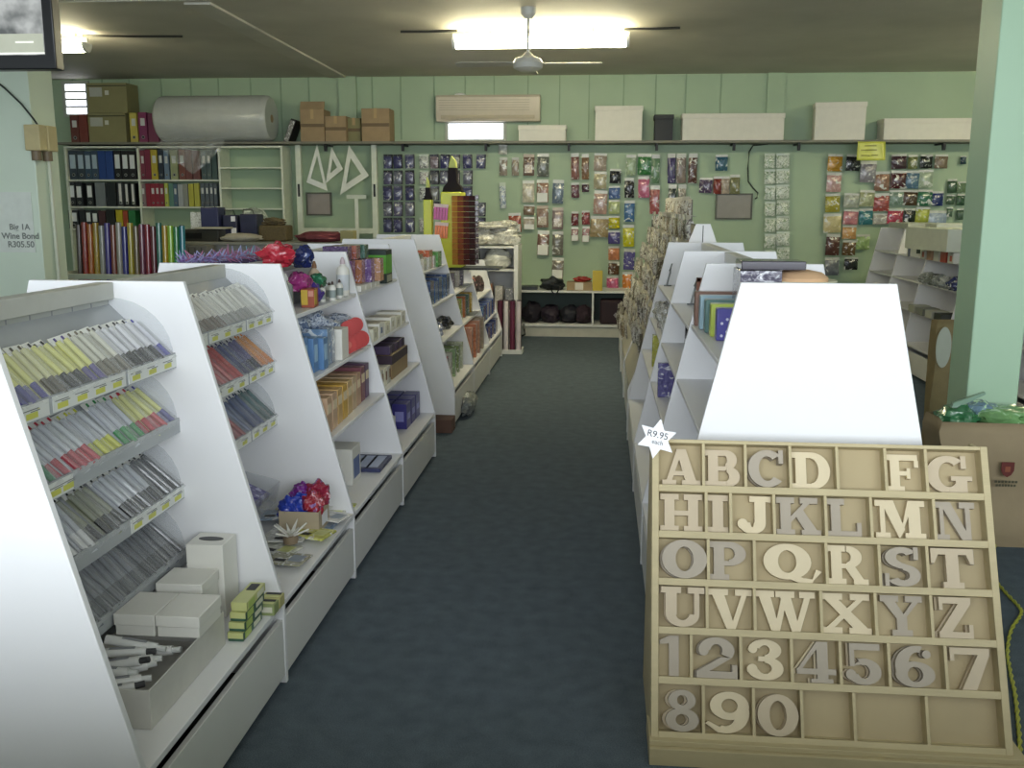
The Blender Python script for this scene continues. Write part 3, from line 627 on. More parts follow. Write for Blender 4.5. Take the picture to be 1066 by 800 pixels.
def bag(label, x, y, z, rx, ry, rz_, mat, cat='bag', name='plastic_bag', seed=0, amp=.2, group=None, rz=0, neck=None):
    if neck:
        t = thing(name, label, cat, (x, y, z), rz, group); MB().lump((0, 0, 0), rx, ry, rz_, mat, amp=amp, seed=seed).build('bag', t)
        MB().cyl((0, 0, rz_*1.55), (0, 0, rz_*2.1), rx*.12, neck, r1=rx*.4, n=9).build('neck', t); return t
    o = MB().lump((0, 0, 0), rx, ry, rz_, mat, amp=amp, seed=seed).build(name, loc=(x, y, z), rot=(0, 0, rz)); return tag(o, label, cat, group)
PW = M('#e4e2da', rough=.45, var=.02); PT = M('#dcd9c6', rough=.45)
# first bay ledge
z = .30; p = at_z(226, 612, z)
t = goods('carton', 'tall white box with an oval hole in its top, on the pen bay ledge', 'box', -1.275, 2.89, z, .125, .12, .25, PW)
ov = MB(); ov.prism([(.042*math.cos(k*math.pi/12), .06+.018*math.sin(k*math.pi/12)) for k in range(24)], 'z', .2495, .2515, BLACK); ov.build('hole', t)
goods('carton', 'white cube box in front of the tall holed box', 'box', -1.30, 2.745, z, .145, .13, .17, PW, lid=.03)
goods('carton', 'flat white box standing beside the pen tray, far from the aisle', 'box', -1.325, 2.50, z+.113, .118, .16, .062, PW, lid=.03)
goods('carton', 'flat white box on the ledge, on the aisle side of its twin', 'box', -1.195, 2.50, z+.113, .125, .16, .062, PW, lid=.03)
GR, YE = M('#3a5f4c', rough=.4), M('#c6c987', rough=.4)
for k in range(4):
    goods('eraser_box', 'green and yellow small box, %s of the stack on the ledge' % ('bottom', 'second', 'third', 'top')[k] , 'box', -1.115+.003*k, 2.72+.006*k, z+k*.031, .05, .17, .028, GR if k < 3 else YE, face=[(YE, .0, 1, .35, 1, 'f'), (M('#b4c86c'), .1, .4, .1, .9, '+'), (M('#dfe0c8'), .55, .9, .2, .8, '+'), (YE, 0, 1, 0, .5, 't'), (DARK, .2, .8, .6, .9, 't')], group='small boxes on the first ledge')
for k in range(4):
    c4 = [M('#a8643f'), M('#94a06a'), M('#4a5f50'), M('#b9b47a')][k]
    goods('eraser_box', '%s flat small box lying beyond the green and yellow stack' % ('orange red', 'lime', 'dark green', 'yellow')[k], 'box', -1.165+(k % 2)*.075, 2.915+(k//2)*.058, z, .065, .05, .03+.008*(k % 2), c4, face=[(YE, .1, .9, .2, .5, 't'), (DARK, .1, .9, .6, .9, 't'), (PT, .1, .9, .3, .8, 'f')], group='small boxes on the first ledge')
# clear tray of white tubes at the near end of the ledge
t = open_box('open_tray', 'grey open tray of white tubes at the front of the ledge', 'tray', -1.27, 2.20, z, .26, .50, .11, M('#cbc9c2', rough=.4)); 
for k in range(9):
    a_ = R.uniform(-.6, .6) if k < 7 else .1; cx, cy, cz = -1.29+R.uniform(-.03, .03), 2.24+.029*k, z+.05+.012*(k % 4)
    mb = MB(); mb.cyl((-.085, 0, 0), (.06, 0, 0), .014, M('#d9d9d6', rough=.3), n=12); mb.cyl((.06, 0, 0), (.085, 0, 0), .009, M('#3a3a3c' if k % 3 == 0 else '#c9cbc8'), n=10); mb.box(-.04, -.006, .013, .03, .006, .0146, M('#8a8c90'))
    tag(mb.build('glue_tube', loc=(cx, cy, cz+.03), rot=(0, R.uniform(-.2, .2), a_)), 'white tube in the grey tray, %s from the shop door' % ORD[k], 'tube', 'white tubes in the grey tray')
# second bay ledge
t = open_box('display_tray', 'clear display box of purple packs hanging below the lowest pen tray', 'box', -1.47, 3.12, .36, .22, .72, .10, film('#c9cdd2', .25)); t.location.z = .42; t.rotation_euler = (0, RAD(14), 0)
for k in range(6): goods('marker_pack', 'purple marker packet, %s in the clear display box' % ORD[k], 'packet', -1.475, 3.14+k*.115, .452, .19, .10, .03, CR_('#6d66a0', '#b9b6dc', .5), group='purple marker packs'); bpy.data.objects['marker_pack' if k == 0 else 'marker_pack.%03d' % k].rotation_euler = (0, RAD(24), 0)
MB2 = None
for zz in (.33, .3): pass
goods('display_stand', 'grey clear stand that carries the box of purple packs', 'stand', -1.50, 3.14, .30, .16, .66, .10, M('#8d8f92', rough=.2, alpha=.7))
t = open_box('cardboard_tray', 'small cardboard box full of red and blue pouches', 'box', -1.22, 3.70, .30, .17, .15, .10, M('#b4a58c', rough=.75))
MB().box(.086, .04, .03, .0872, .12, .08, WHITE).build('sticker', t)
for k, (dx, dy, c_, n_) in enumerate(((-.05, .03, '#2740b0', 'blue'), (.0, .05, '#2c46b8', 'bright blue'), (.045, .04, '#a82a3c', 'red'), (-.02, .11, '#7a2a8a', 'purple'), (.05, .11, '#9c2340', 'crimson'))):
    bag('%s shiny pouch in the small cardboard box' % n_, -1.22+dx, 3.71+dy, .35+.012*k, .05, .035, .055, CR_(c_, '#8f8ad0', .2, 30), 'pouch', 'pouch', k, group='pouches in the cardboard box')
mb = MB()
for k in range(9): 
    a_ = k*.7; mb.prism([(0, 0), (.02, .008), (.085, 0), (.02, -.008)], 'z', 0, .006, PW, Matrix.Rotation(a_, 4, 'Z') @ Matrix.Rotation(-RAD(25+8*(k % 3)), 4, 'Y'))
mb.cyl((0, 0, -.02), (0, 0, .01), .03, M('#8c7a64')); tag(mb.build('paper_star', loc=(-1.21, 3.56, .34)), 'spiky white paper bow in front of the cardboard box', 'bow')
FP = [(350, 530), (285, 575), (330, 550), (345, 540), (312, 558), (296, 562), (297, 588), (322, 562), (300, 566), (316, 548), (340, 545), (290, 545), (330, 532), (306, 538)]
cs = ['#c9cf4a', '#dcdccf', '#7c8fa8', '#d9d8c0', '#b9bcb0', '#e0dfd6', '#a9a78c', '#cfcf6a']
nm = ['yellow', 'white', 'blue grey', 'cream', 'pale grey', 'white edged', 'khaki', 'lime yellow', 'greyish white', 'soft yellow', 'milky', 'dusty blue', 'bright white', 'straw']
cs += ['#d4d4ce', '#d0d07c', '#e2e0d8', '#98a8b8', '#e8e8e4', '#c8c08c']
for k in range(14):
    goods('sticker_packet', '%s flat packet lying on the ledge of the second bay' % nm[k], 'packet', at_z(*FP[k], .3).x, at_z(*FP[k], .3).y-.05, .30+.0025*k, .15, .12, .006+.004*(k % 2), CR_(cs[k], '#e8e8e4', .4), rz=R.uniform(-.4, .4), face=[(DARK, .2, .5, .2, .4, 't'), (YE if k % 2 else M('#8a94a0'), .55, .9, .3, .8, 't')], group='flat packets on the ledge')
# third bay
y0, y1 = DY[2], DY[3]
z = SZS[0]
bottle('clear tub standing against the panel on the top goods shelf', -1.37, 4.10, z, .032, .17, M('#9aa29e', rough=.2, alpha=.7), M('#c9ccc8'))
bag('red shiny gift pouch crumpled on the top of the third bay', -1.50, 4.38, 1.36, .085, .06, .06, CR_('#b3283a', '#e0929c', .25, 18), 'pouch', 'gift_pouch', 3)
bag('navy shiny gift pouch beside the red pouch', -1.42, 4.52, 1.35, .05, .05, .055, CR_('#1f2a5c', '#6a78b0', .2, 18), 'pouch', 'gift_pouch', 5)
t = goods('marker_rack', 'grey sloping card rack that carries the shiny pouches', 'rack', -1.50, 4.20, z, .11, .55, .165, M('#9a9ca0', rough=.5))
bag('magenta shiny pouch hanging under the red pouch', -1.405, 4.40, 1.245, .055, .07, .05, CR_('#a0307c', '#e0a0cc', .3, 18), 'pouch', 'gift_pouch', 7)
bag('violet shiny pouch hanging above the yellow and orange box', -1.37, 4.48, 1.185, .05, .06, .05, CR_('#4a2f8c', '#9a86d0', .25, 18), 'pouch', 'gift_pouch', 9)
bag('green shiny pouch beside the violet pouch', -1.38, 4.62, 1.24, .04, .05, .04, CR_('#1f6a4a', '#7ac0a0', .25, 18), 'pouch', 'gift_pouch', 12)
goods('crayon_box', 'yellow and orange brown box at the edge of the top shelf', 'box', -1.335, 4.30, z, .06, .10, .085, M('#9c4a32'), face=[(M('#c9a83a'), 0, .5, .15, .95, 'f'), (M('#c9a83a'), .05, .6, .15, .95, '+'), (M('#c98a7a'), .55, .95, .6, .9, 'f')], rz=.1)
for k in range(4): bottle('small white bottle with dark cap, %s in the top shelf cluster' % ORD[k], -1.35+.035*(k % 2), 4.58+.065*k, z, .018, .085+.01*(k % 2), PW, M('#4a3c34'), 'small glue bottles', M('#8f9a96'))
bottle('brown capped bottle behind the small white bottles', -1.42, 4.70, z, .03, .19, M('#c9b59c'), M('#8a6244'))
bottle('tall white glue bottle at the end of the top goods shelf', -1.33, 4.90, z, .034, .20, PW, M('#c4b2b8'), labm=M('#ccd0d4'))
z = SZS[1]
for k in range(3): goods('glue_box', 'blue box, %s on the shelf with red discs' % ORD[k], 'box', -1.36+.02*k, 4.05+.085*k, z, .15, .07, .165-.01*k, M('#5f86b4', rough=.35), face=[(M('#9cc0dc'), .2, .8, .5, .8, 'f'), (M('#a8c8e0'), .2, .8, .3, .8, '+')], group='blue boxes on the third bay')
for k in range(2): goods('glue_box', '%s blue packet beside the white box on the disc shelf' % ('pale', 'grey')[k], 'box', -1.33, 4.34+.07*k, z, .14, .055, .17, CR_(('#7c9cc0', '#8c98a8')[k], '#dfe6ec', .4), group='blue boxes on the third bay')
goods('carton', 'plain white box between blue packets and red discs', 'box', -1.30, 4.50, z, .13, .12, .15, PW)
for k in range(6): bag('clear crumpled bag of blue beads, %s along above the discs' % ORD[k], -1.40+.04*(k % 2), 4.30+.12*k, z+.16 if k < 3 else z+.10, .07, .06, .045, CR_('#5a6a88', '#cfd6e0', .6, 30, .1), 'bag', 'bead_bag', 20+k, group='clear bags of beads')
for k in range(4):
    mb = MB(); mb.cyl((0, 0, .045), (.006, 0, .045), .045, M('#c23a38', rough=.35), n=20); mb.cyl((.006, 0, .045), (.0075, 0, .045), .02, M('#d06a5c'), n=16)
    tag(mb.build('red_disc', loc=(-1.262+.004*k, 4.70+.075*k, z+.002), rot=(0, 0, RAD(-62))), 'red round disc, %s along the shelf edge' % ORD[k], 'disc', 'red discs at the shelf edge')
for k in range(3):
    mb = MB(); mb.cyl((0, 0, .04), (.006, 0, .04), .04, M('#c23a38', rough=.35), n=20)
    tag(mb.build('red_disc', loc=(-1.27, 4.74+.08*k, z+.085), rot=(0, 0, RAD(-62))), 'red round disc in the upper row, %s along' % ORD[k], 'disc', 'red discs at the shelf edge')
z = SZS[2]
tn = ['#c2a284', '#c9a98c', '#c8a46c', '#caa24a', '#c6a877', '#c2a888', '#b8957a', '#7a4a52', '#5a3a5c']
tt = ['tan', 'pale tan', 'sand', 'golden', 'beige', 'light brown', 'pinkish tan', 'maroon', 'dark purple']
for k in range(9): goods('paint_box', '%s upright box in the row of tall boxes on third bay' % tt[k], 'box', -1.27-.004*k, 4.06+.104*k, z, .16, .075, .165 if k < 7 else .18, M(tn[k], rough=.4, var=.08), face=[(M('#e0cfb0'), .1, .9, .55, .8, '+'), (M('#d9c49c'), .15, .85, .5, .85, 'f')], group='tall boxes on third bay')
z = .30
goods('carton', 'white box with blue printed panel on the third bay ledge', 'box', -1.28, 4.42, z, .20, .16, .18, PW, face=[(M('#6a7aa8'), .15, .85, .15, .7, '+'), (M('#8a98b8'), .1, .5, .1, .6, 'f')])
t = goods('picture_frame', 'flat dark blue framed pad lying on the third bay ledge', 'frame', -1.20, 4.66, z, .20, .28, .02, M('#3a4066'), face=[(M('#b8c2dc'), .1, .9, .1, .9, 't'), (M('#5a628c'), .3, .36, .1, .9, 't'), (M('#5a628c'), .6, .66, .1, .9, 't')])
# fourth bay
z = SZS[0]
mk = [('#7a4a8c', 'purple'), ('#b0714a', 'orange brown'), ('#6a4a8c', 'violet'), ('#c0906a', 'peach')]
for k in range(4): goods('marker_set', '%s marker set standing on the fourth bay, top shelf' % mk[k][1], 'marker set', -1.42+.03*k, 5.14+.10*k, z+.035, .15, .08, .13, CR_(mk[k][0], '#cfc0d8', .35, 40), group='marker sets on fourth bay')
for k in range(3): goods('marker_set', '%s marker set stacked upon the others on fourth bay' % mk[(k+1) % 4][1], 'marker set', -1.44+.02*k, 5.16+.11*k, z+.168, .14, .09, .075, CR_(('#4a3060', '#a0523c', '#3c6a5a')[k], '#b8a8c0', .3, 40), group='marker sets on fourth bay')
for k in range(4): goods('chalk_box', 'low white box, %s under the marker sets' % ORD[k], 'box', -1.37, 5.12+.115*k, z, .16, .10, .033, PW, group='low white boxes')
goods('display_box', 'dark box with bright green front beside the marker sets', 'box', -1.36, 5.68, z, .17, .16, .20, M('#20302c'), face=[(M('#5fa83a'), .1, 1, .3, .85, 'f'), (M('#5fa83a'), .05, .95, .3, .85, '+'), (M('#9c9c8c'), .1, .9, .05, .25, '+')])
z = SZS[1]
for k in range(6): goods('chalk_box', 'white low box, %s along the shelf under the green front box' % ORD[k], 'box', -1.31, 5.12+.15*k, z, .16, .13, .07+.012*(k % 2), PW if k % 2 else PT, face=[(M('#5a6a90') if k == 1 else M('#b9b4a4'), .3, .6, .3, .7, '+'), (M('#a8a294'), .1, .9, .2, .8, 't')], group='white boxes under the marker sets')
z = SZS[2]
goods('display_box', 'wide brown box with dark strip on the fourth bay', 'box', -1.30, 5.44, z, .20, .46, .14, M('#98805c'), face=[(M('#3a2a38'), 0, 1, .62, 1, '+'), (M('#3a2a38'), 0, 1, .62, 1, 'f')])
for k in range(6): goods('ink_pack', 'dark purple ink pack, %s atop the wide brown box' % ORD[k], 'ink pack', -1.28, 5.46+.073*k, z+.142, .13, .06, .05, M('#2c2036' if k % 2 else '#4a3a5a'), group='ink packs atop the brown box')
for k in range(3): goods('chalk_box', 'pale box, %s in front of the wide brown box' % ORD[k], 'box', -1.27, 5.12+.09*k, z, .15, .075, .10, PT if k % 2 else M('#b9b6ac'), face=[(M('#7a5a3c'), .6, 1, .3, .8, '+')], group='pale boxes on fourth bay')
z = .30
for k in range(3): goods('chalk_box', 'white box, %s on the fourth bay ledge by the purple boxes' % ORD[k], 'box', -1.26-.01*k, 5.20+.11*k, z, .16, .09, .17-.03*k, PW, face=[(M('#55555c'), .3, .6, .5, .7, '+')], group='white boxes on fourth ledge')
for k in range(6): goods('toner_box', 'purple box, %s in the block on the fourth bay ledge' % ORD[k], 'box', -1.30+.10*(k % 2), 5.62+.15*(k//2), z, .09, .13, .155, M('#3c3880', rough=.35), face=[(M('#8c8cc8'), .2, .8, .3, .7, 'f'), (M('#9a9ad0'), .2, .8, .35, .6, '+')], group='purple boxes on the ledge')
# second run
z = 1.16
for k, (c_, n_) in enumerate((('#3a6a3c', 'dark green'), ('#d8673a', 'orange'), ('#4a9a3c', 'bright green'))): goods('highlighter_pack', '%s marker pack at the front of the second run top shelf' % n_, 'marker pack', -1.40+.03*k, 7.12+.24*k, z, .11, .16, .12+.02*(k == 1), CR_(c_, '#d8d8c8', .3, 30), group='marker packs of second run')
for k in range(4): goods('chalk_box', 'white slim box, %s under the orange marker pack' % ORD[k], 'box', -1.335, 7.08+.22*k, z, .06, .12, .09, CR_('#c8c0b2', '#ececea', .6, 30), group='slim boxes of second run')
z = .905
for k in range(5): goods('blue_box', 'deep blue box, %s along the second run of shelves' % ORD[k], 'box', -1.34, 7.06+.19*k, z, .17, .16, .18-.02*(k % 2), CR_(('#2c4a7c', '#3a6aa8')[k % 2], '#9cb4d0', .25, 30), group='blue boxes of second run')
z = .64
for k, (c_, n_) in enumerate((('#3a4468', 'slate blue'), ('#8c94b0', 'pale blue'), ('#26262e', 'black'), ('#1f2026', 'dark'))): bag('%s lumpy pack on the shelf below the deep blue boxes' % n_, -1.30+.02*(k % 2), 7.16+.22*k, z, .07, .08, .055, CR_(c_, '#9aa0b4', .3, 30), 'pack', 'soft_pack', 40+k, group='lumpy packs of second run')
z = .30
for k, (c_, n_) in enumerate((('#a84a5a', 'pinkish red'), ('#c8c8bc', 'pale'), ('#8ca87a', 'light green'), ('#7c8c5a', 'olive'), ('#b8bca0', 'cream green'))): goods('colouring_book', '%s book facing out on the second run ledge' % n_, 'book', -1.20, 7.06+.20*k, z, .13, .06, .22, CR_(c_, '#d8dccc', .3, 25), group='books on second run ledge')
y = 8.12
for k, (c_, n_) in enumerate((('#8c8a94', 'grey'), ('#6a6470', 'dark grey'), ('#a8a4a0', 'pale grey'), ('#75707c', 'mauve grey'))): goods('notebook', '%s notebook on the shelf below the marker display' % n_, 'book', -1.36, y+.05+.27*k, .905, .15, .06, .15, CR_(c_, '#c0bcc0', .3, 25), group='grey notebooks')
for k, (c_, n_) in enumerate((('#c9a22a', 'golden'), ('#8c9a4a', 'olive green'), ('#b06a3c', 'rust'), ('#5a7a6a', 'grey green'), ('#caa83c', 'mustard'))): goods('notebook', '%s book on the middle shelf below the marker display' % n_, 'book', -1.29, y+.04+.22*k, .64, .15, .07, .19, CR_(c_, '#d8cfa0', .2, 25), group='coloured books under the marker display')
for k, (c_, n_) in enumerate((('#c98a6a', 'peach'), ('#d0825c', 'salmon'), ('#c9957a', 'pale salmon'), ('#b4a48c', 'beige'))): goods('notebook', '%s book on the ledge below the coloured books' % n_, 'book', -1.17, y+.05+.27*k, .30, .15, .08, .30, CR_(c_, '#e0b8a0', .2, 25), group='peach books on the ledge')
for k, (c_, n_) in enumerate((('#9c2a3c', 'red'), ('#3a2c34', 'dark'), ('#b8343c', 'bright red'), ('#4a3a3c', 'brown'))): bag('%s soft packet near the striped rolls' % n_, -1.36+.05*(k % 2), 9.42+.25*k, .74, .08, .09, .09, CR_(c_, '#c8a0a0', .2, 25), 'packet', 'soft_pack', 60+k, group='red packets near the rolls')
for k in range(4): goods('blue_box', 'blue and green packet, %s near the striped rolls' % ORD[k], 'box', -1.22, 9.34+.27*k, .50, .17, .2, .16, CR_('#2f4a94', '#8ab4b0', .35, 30), group='blue packets near the rolls')
for k in range(3): goods('blue_box', 'dark blue packet, %s along the lowest ledge near the rolls' % ORD[k], 'box', -1.18, 9.36+.34*k, .30, .17, .22, .15, CR_('#34407c', '#7a8ab0', .35, 30), group='dark blue packets')
# brown carton and grey bag below the second run
goods('carton', 'brown carton pushed under the end panel after the gap', 'box', -1.17, 6.78, 0, .22, .17, .10, M('#6a4f44', rough=.8))
bag('grey clear bag slumped at the foot of the second run', -1.035, 7.50, 0, .06, .22, .09, CR_('#8a8e8c', '#c4c8c4', .4, 14), 'bag', 'plastic_bag', 77)
# ================================================================== marker display and the end of the row
MY = 8.85
def mpt(px, py, Y=MY): return at(px, py, Y)
c0, c1 = mpt(459, 200), mpt(481, 273); zb = 1.075
t = thing('marker_display', 'giant yellow highlighter shaped display with rows of amber and brown packets', 'display', ((c0.x+c1.x)/2-.005, MY, zb))
w_ = (c1.x-c0.x)/2; H_ = c0.z-zb; YM = M('#d3d83c', rough=.35)
MB().box(-w_, 0, 0, w_, .30, H_, YM).build('body', t, .008)
BKM = M('#1c1315', rough=.6, spec=.2)
MB().prism([(-w_, H_), (w_, H_), (w_*.85, H_+.05), (w_*.45, H_+.09), (w_*.4, H_+.22), (-w_*.4, H_+.22), (-w_*.45, H_+.09), (-w_*.85, H_+.05)], 'y', .09, .21, BKM).build('neck', t, .004)
MB().prism([(-w_*.38, H_+.22), (w_*.38, H_+.22), (w_*.3, H_+.28), (-w_*.1, H_+.33), (-w_*.3, H_+.27)], 'y', .11, .19, M('#c5cc6a')).build('tip', t, .004)
MB().box(-w_-.1, -.02, -.02, w_+.35, .34, -.001, BLACK).build('base', t)
for s_, (c_, lb) in enumerate((('#b07a34', 'amber strips'), ('#84452a', None), ('#522420', None), ('#3a2020', None))):
    mb = MB()
    for k in range(13):
        z = .03+k*(H_-.06)/13; mb.box(w_*.15+s_*.055, -.035-.012*s_, z, w_*.15+(s_+1)*.055-.003, -.002, z+(H_-.06)/13-.004, M(c_, rough=.7, var=.15, scale=30, spec=.2)); 
        if s_ == 3: mb.cyl((w_*.15+(s_+1)*.055, -.06, z+.03), (w_*.15+(s_+1)*.055+.03, -.06, z+.03), .004, STEEL, n=6).box(w_*.15+(s_+1)*.055, -.075, z+.012, w_*.15+(s_+1)*.055+.028, -.03, z+.05, CR_('#5a4a4c', '#b8b0b0', .4, 40))
    o = mb.build('hook_column', t)
    if lb: o['label'] = lb
c0, c1 = mpt(440, 208), mpt(449.5, 262)
t = thing('marker_display', 'slim yellow highlighter shaped display standing next to the giant one', 'display', ((c0.x+c1.x)/2, MY+.02, zb)); w_ = (c1.x-c0.x)/2; H_ = c0.z-zb
MB().box(-w_, 0, 0, w_, .10, H_, YM).build('body', t, .006)
MB().prism([(-w_, H_), (w_, H_), (w_*.6, H_+.05), (w_*.5, H_+.11), (-w_*.5, H_+.11), (-w_*.6, H_+.05)], 'y', .02, .08, BKM).build('neck', t, .003)
MB().prism([(-w_*.45, H_+.11), (w_*.45, H_+.11), (w_*.2, H_+.17), (-w_*.35, H_+.21)], 'y', .03, .07, M('#c5cc6a')).build('tip', t, .003)
for (x0, y0, x1, y1, c_, n_) in ((451, 216, 466, 229, '#c2458e', 'pink'), (452, 235, 466, 248, '#e87a3c', 'orange')):
    a, c = mpt(x0, y0, MY-.09), mpt(x1, y1, MY-.09); w_ = (c.x-a.x)/2; h = a.z-c.z
    mb = MB()
    for k in range(5): mb.box(-w_+k*w_*.4+.002, -.012, 0, -w_+(k+1)*w_*.4-.002, .012, h, M(c_, rough=.3))
    mb.box(-w_, -.004, h, w_, .004, h+.03, M('#e0c8c0')).cyl((0, .0, h+.02), (0, .085, h+.02), .004, STEEL, n=6)
    tag(mb.build('eraser_pack', loc=((a.x+c.x)/2, MY-.09, c.z), rot=(0, RAD(4), 0)), '%s strip pack hanging in front of the highlighter shaped display' % n_, 'packet', 'strip packs on the marker display')
for k, (px, py, c_) in enumerate(((486, 285, '#9a98a4'), (500, 283, '#8c8e98'), (512, 286, '#a0a2ac'))): pass
# rack at the end with the crumpled bags on top
EY = 11.0
a, c = at(489, 240, EY), at(539, 361, EY)
t = thing('storage_rack', 'white upright rack at the end of the row, crumpled white bags on top', 'shelving', ((a.x+c.x)/2, EY, 0)); w_ = (c.x-a.x)/2; H_ = a.z-.16
for s in (-1, 1): MB().box(s*w_, 0, 0, s*(w_-.05), .5, H_, WHITE2).build('side_panel', t, .003)
for z in (.05, .45, .92, H_-.02): MB().box(-w_+.05, 0, z-.02, w_-.05, .5, z, WHITE2).build('shelf', t)
MB().box(-w_+.05, .48, .05, w_-.05, .5, H_, WHITE2).build('back_panel', t)
xx = (a.x+c.x)/2
FB = CR_('#c4c0b0', '#eceae2', .6, 9, .2)
for k, (dx, dy, z, rx, rz_) in enumerate(((-.16, .2, H_, .20, .10), (.10, .22, H_, .17, .11), (-.05, .15, H_+.17, .2, .05), (.12, .3, H_+.18, .12, .05))):
    bag('crumpled white plastic bag, %s on the rack at the row end' % ('large', 'full', 'thin upper', 'small upper')[k], xx+dx, EY+dy, z, rx, .16, rz_, FB, 'bag', 'plastic_bag', 80+k, .22, 'crumpled white bags on the rack')
bag('white round plastic bag of cotton on the rack shelf', xx+.02, EY+.2, .92, .17, .15, .13, CR_('#dcdcd2', '#f0f0ea', .5, 9, .25), 'bag', 'plastic_bag', 90, .1)
bag('dark clear bag leaning beside the cotton bag on the rack', xx-.24, EY+.12, .92, .07, .1, .13, CR_('#3a3a40', '#b8b8c0', .3, 12, .15), 'bag', 'plastic_bag', 91, .2)
# striped rolls in a bin
a, c = at(521, 325, 10.6), at(536, 372, 10.6)
t = open_box('roll_bin', 'white bin holding maroon and white striped paper rolls', 'bin', (a.x+c.x)/2+.01, 10.6, .0, .30, .26, .05, WHITE2, th=.01)
for k in range(8):
    x = (a.x+c.x)/2-.095+.07*(k % 4); y = 10.66+.1*(k//4); cc = ('#5a2438', '#e0d8d8', '#6a2a44', '#d8ccd0')[k % 4] if k < 4 else '#4a2a3c'
    mb = MB(); mb.cyl((0, 0, 0), (0, 0, .58), .028, M(cc, rough=.35), n=12); mb.cyl((0, 0, .58), (0, 0, .582), .018, M('#2c2024'), n=10)
    tag(mb.build('paper_roll', loc=(x, y, .012)), '%s paper roll in the bin, %s of the %s row' % ('maroon' if k in (0, 2) or k > 3 else 'pale', ORD[k % 4], 'front' if k < 4 else 'rear'), 'paper roll', 'striped rolls in the bin')
for k in range(4): goods('chalk_box', ['red', 'orange', 'pale', 'grey'][k]+' small packet poking up behind the striped rolls', 'packet', xx-.19+.12*k, EY+.05, .45, .09, .15, .33-.03*k, CR_(['#a8323a', '#c07a4a', '#c9c4bc', '#8a8c90'][k], '#dcd8d4', .35, 25), group='packets on the rack at the row end')

# ================================================================== low bench under the packets
by_ = at_z(592, 351, 0).y; BX0, BX1 = at(538, 303, by_).x-.3, .75
t = thing('low_bench', 'low white bench against the back wall with dark bags beneath', 'bench', (0, by_, 0)); bz = at(592, 303, by_).z; bs = .16; D_ = WALL-by_-.01
MB().box(BX0, 0, bz-.025, BX1, D_, bz, WHITE2).build('top', t, .002)
MB().box(BX0, 0, bs-.03, BX1, D_, bs, WHITE2).build('shelf', t, .002)
lx = at(617, 320, by_).x
for x in (BX0, lx-.012, BX1-.024): MB().box(x, .0, 0 if x != lx-.012 else bs, x+.024, D_, bz-.025, WHITE2).build('upright', t, .002)
MB().box(BX0+.024, .02, 0.0, BX1-.024, .04, bs-.03, M('#bdbcb2')).build('kick_panel', t)
MB().box(BX0+.024, D_-.02, bs, BX1-.024, D_-.01, bz-.03, M('#5d6b66', rough=.7)).build('back_panel', t)
DB = [('#221d2a', 'black'), ('#2a2030', 'dark purple'), ('#20202c', 'navy black'), ('#30202c', 'dark maroon')]
for k, px in enumerate((552, 572, 592, 607)):
    x = at(px, 340, by_).x; bag('%s folded bag under the bench, %s along' % (DB[k][1], ORD[k]), x, by_+.22, bs, .125, .17, .12 if k else .14, M(DB[k][0], rough=.7, var=.15), 'bag', 'cloth_bag', 100+k, .14, 'dark bags under the bench')
x = at(636, 330, by_).x
t = goods('cloth_bag', 'dark maroon bag with small grey emblem under the bench', 'bag', x+.06, by_+.04, bs, .40, .28, .31, M('#2e1d26', rough=.7, var=.12), bevel=.03)
e = MB(); e.prism([(-.03, .12), (0, .085), (.03, .12), (0, .155)], 'y', -.003, -.0005, M('#8d868c')); e.build('emblem', t)
# on the bench
a = at(575, 290, by_+.1)
t = thing('shoulder_bag', 'black bag slumped on the bench with a dangling strap', 'bag', (a.x, by_+.14, bz))
MB().lump((0, 0, 0), .15, .12, .085, M('#1d2226', rough=.5, var=.2), amp=.2, seed=4).build('body', t)
MB().tube([(-.02, -.10, .05), (0, -.15, -.005), (.04, -.155, -.05), (.07, -.15, -.02), (.1, -.11, .05)], .008, BLACK).build('strap', t)
goods('flat_case', 'flat dark case lying on the bench beside the black bag', 'case', at(548, 299, by_).x, by_+.06, bz, .26, .25, .045, M('#33383a', rough=.4))
a, c = at(590, 294, by_+.05), at(616, 303, by_+.05)
t = goods('carton', 'brown carton with a white label on the bench', 'box', (a.x+c.x)/2, by_+.05, bz, c.x-a.x, .22, a.z-bz, CARD, face=[(M('#d9d5cc'), .33, .66, .1, .95, 'f')])
bag('red crumpled packet on top of the brown bench carton', (a.x+c.x)/2+.03, by_+.15, a.z+.002, .11, .08, .035, CR_('#b83230', '#d88a80', .2, 20), 'packet', 'red_packet', 9)
a, c = at(617, 282, by_+.05), at(627, 303, by_+.05)
goods('yellow_packet', 'plain yellow packet standing on the bench beside the carton', 'packet', (a.x+c.x)/2, by_+.05, bz, c.x-a.x, .06, a.z-bz, M('#c9b020', rough=.35))
# black plug cable by the bench foot
tag(MB().tube([(at(545, 342, by_).x, by_-.02, .16), (at(546, 346, by_).x, by_-.05, .1), (at(547, 350, by_).x, by_-.05, .03), (at(543, 352, by_).x, by_-.03, .008)], .012, BLACK).build('power_cable'), 'black cable drooping over the foot of the low bench', 'cable')

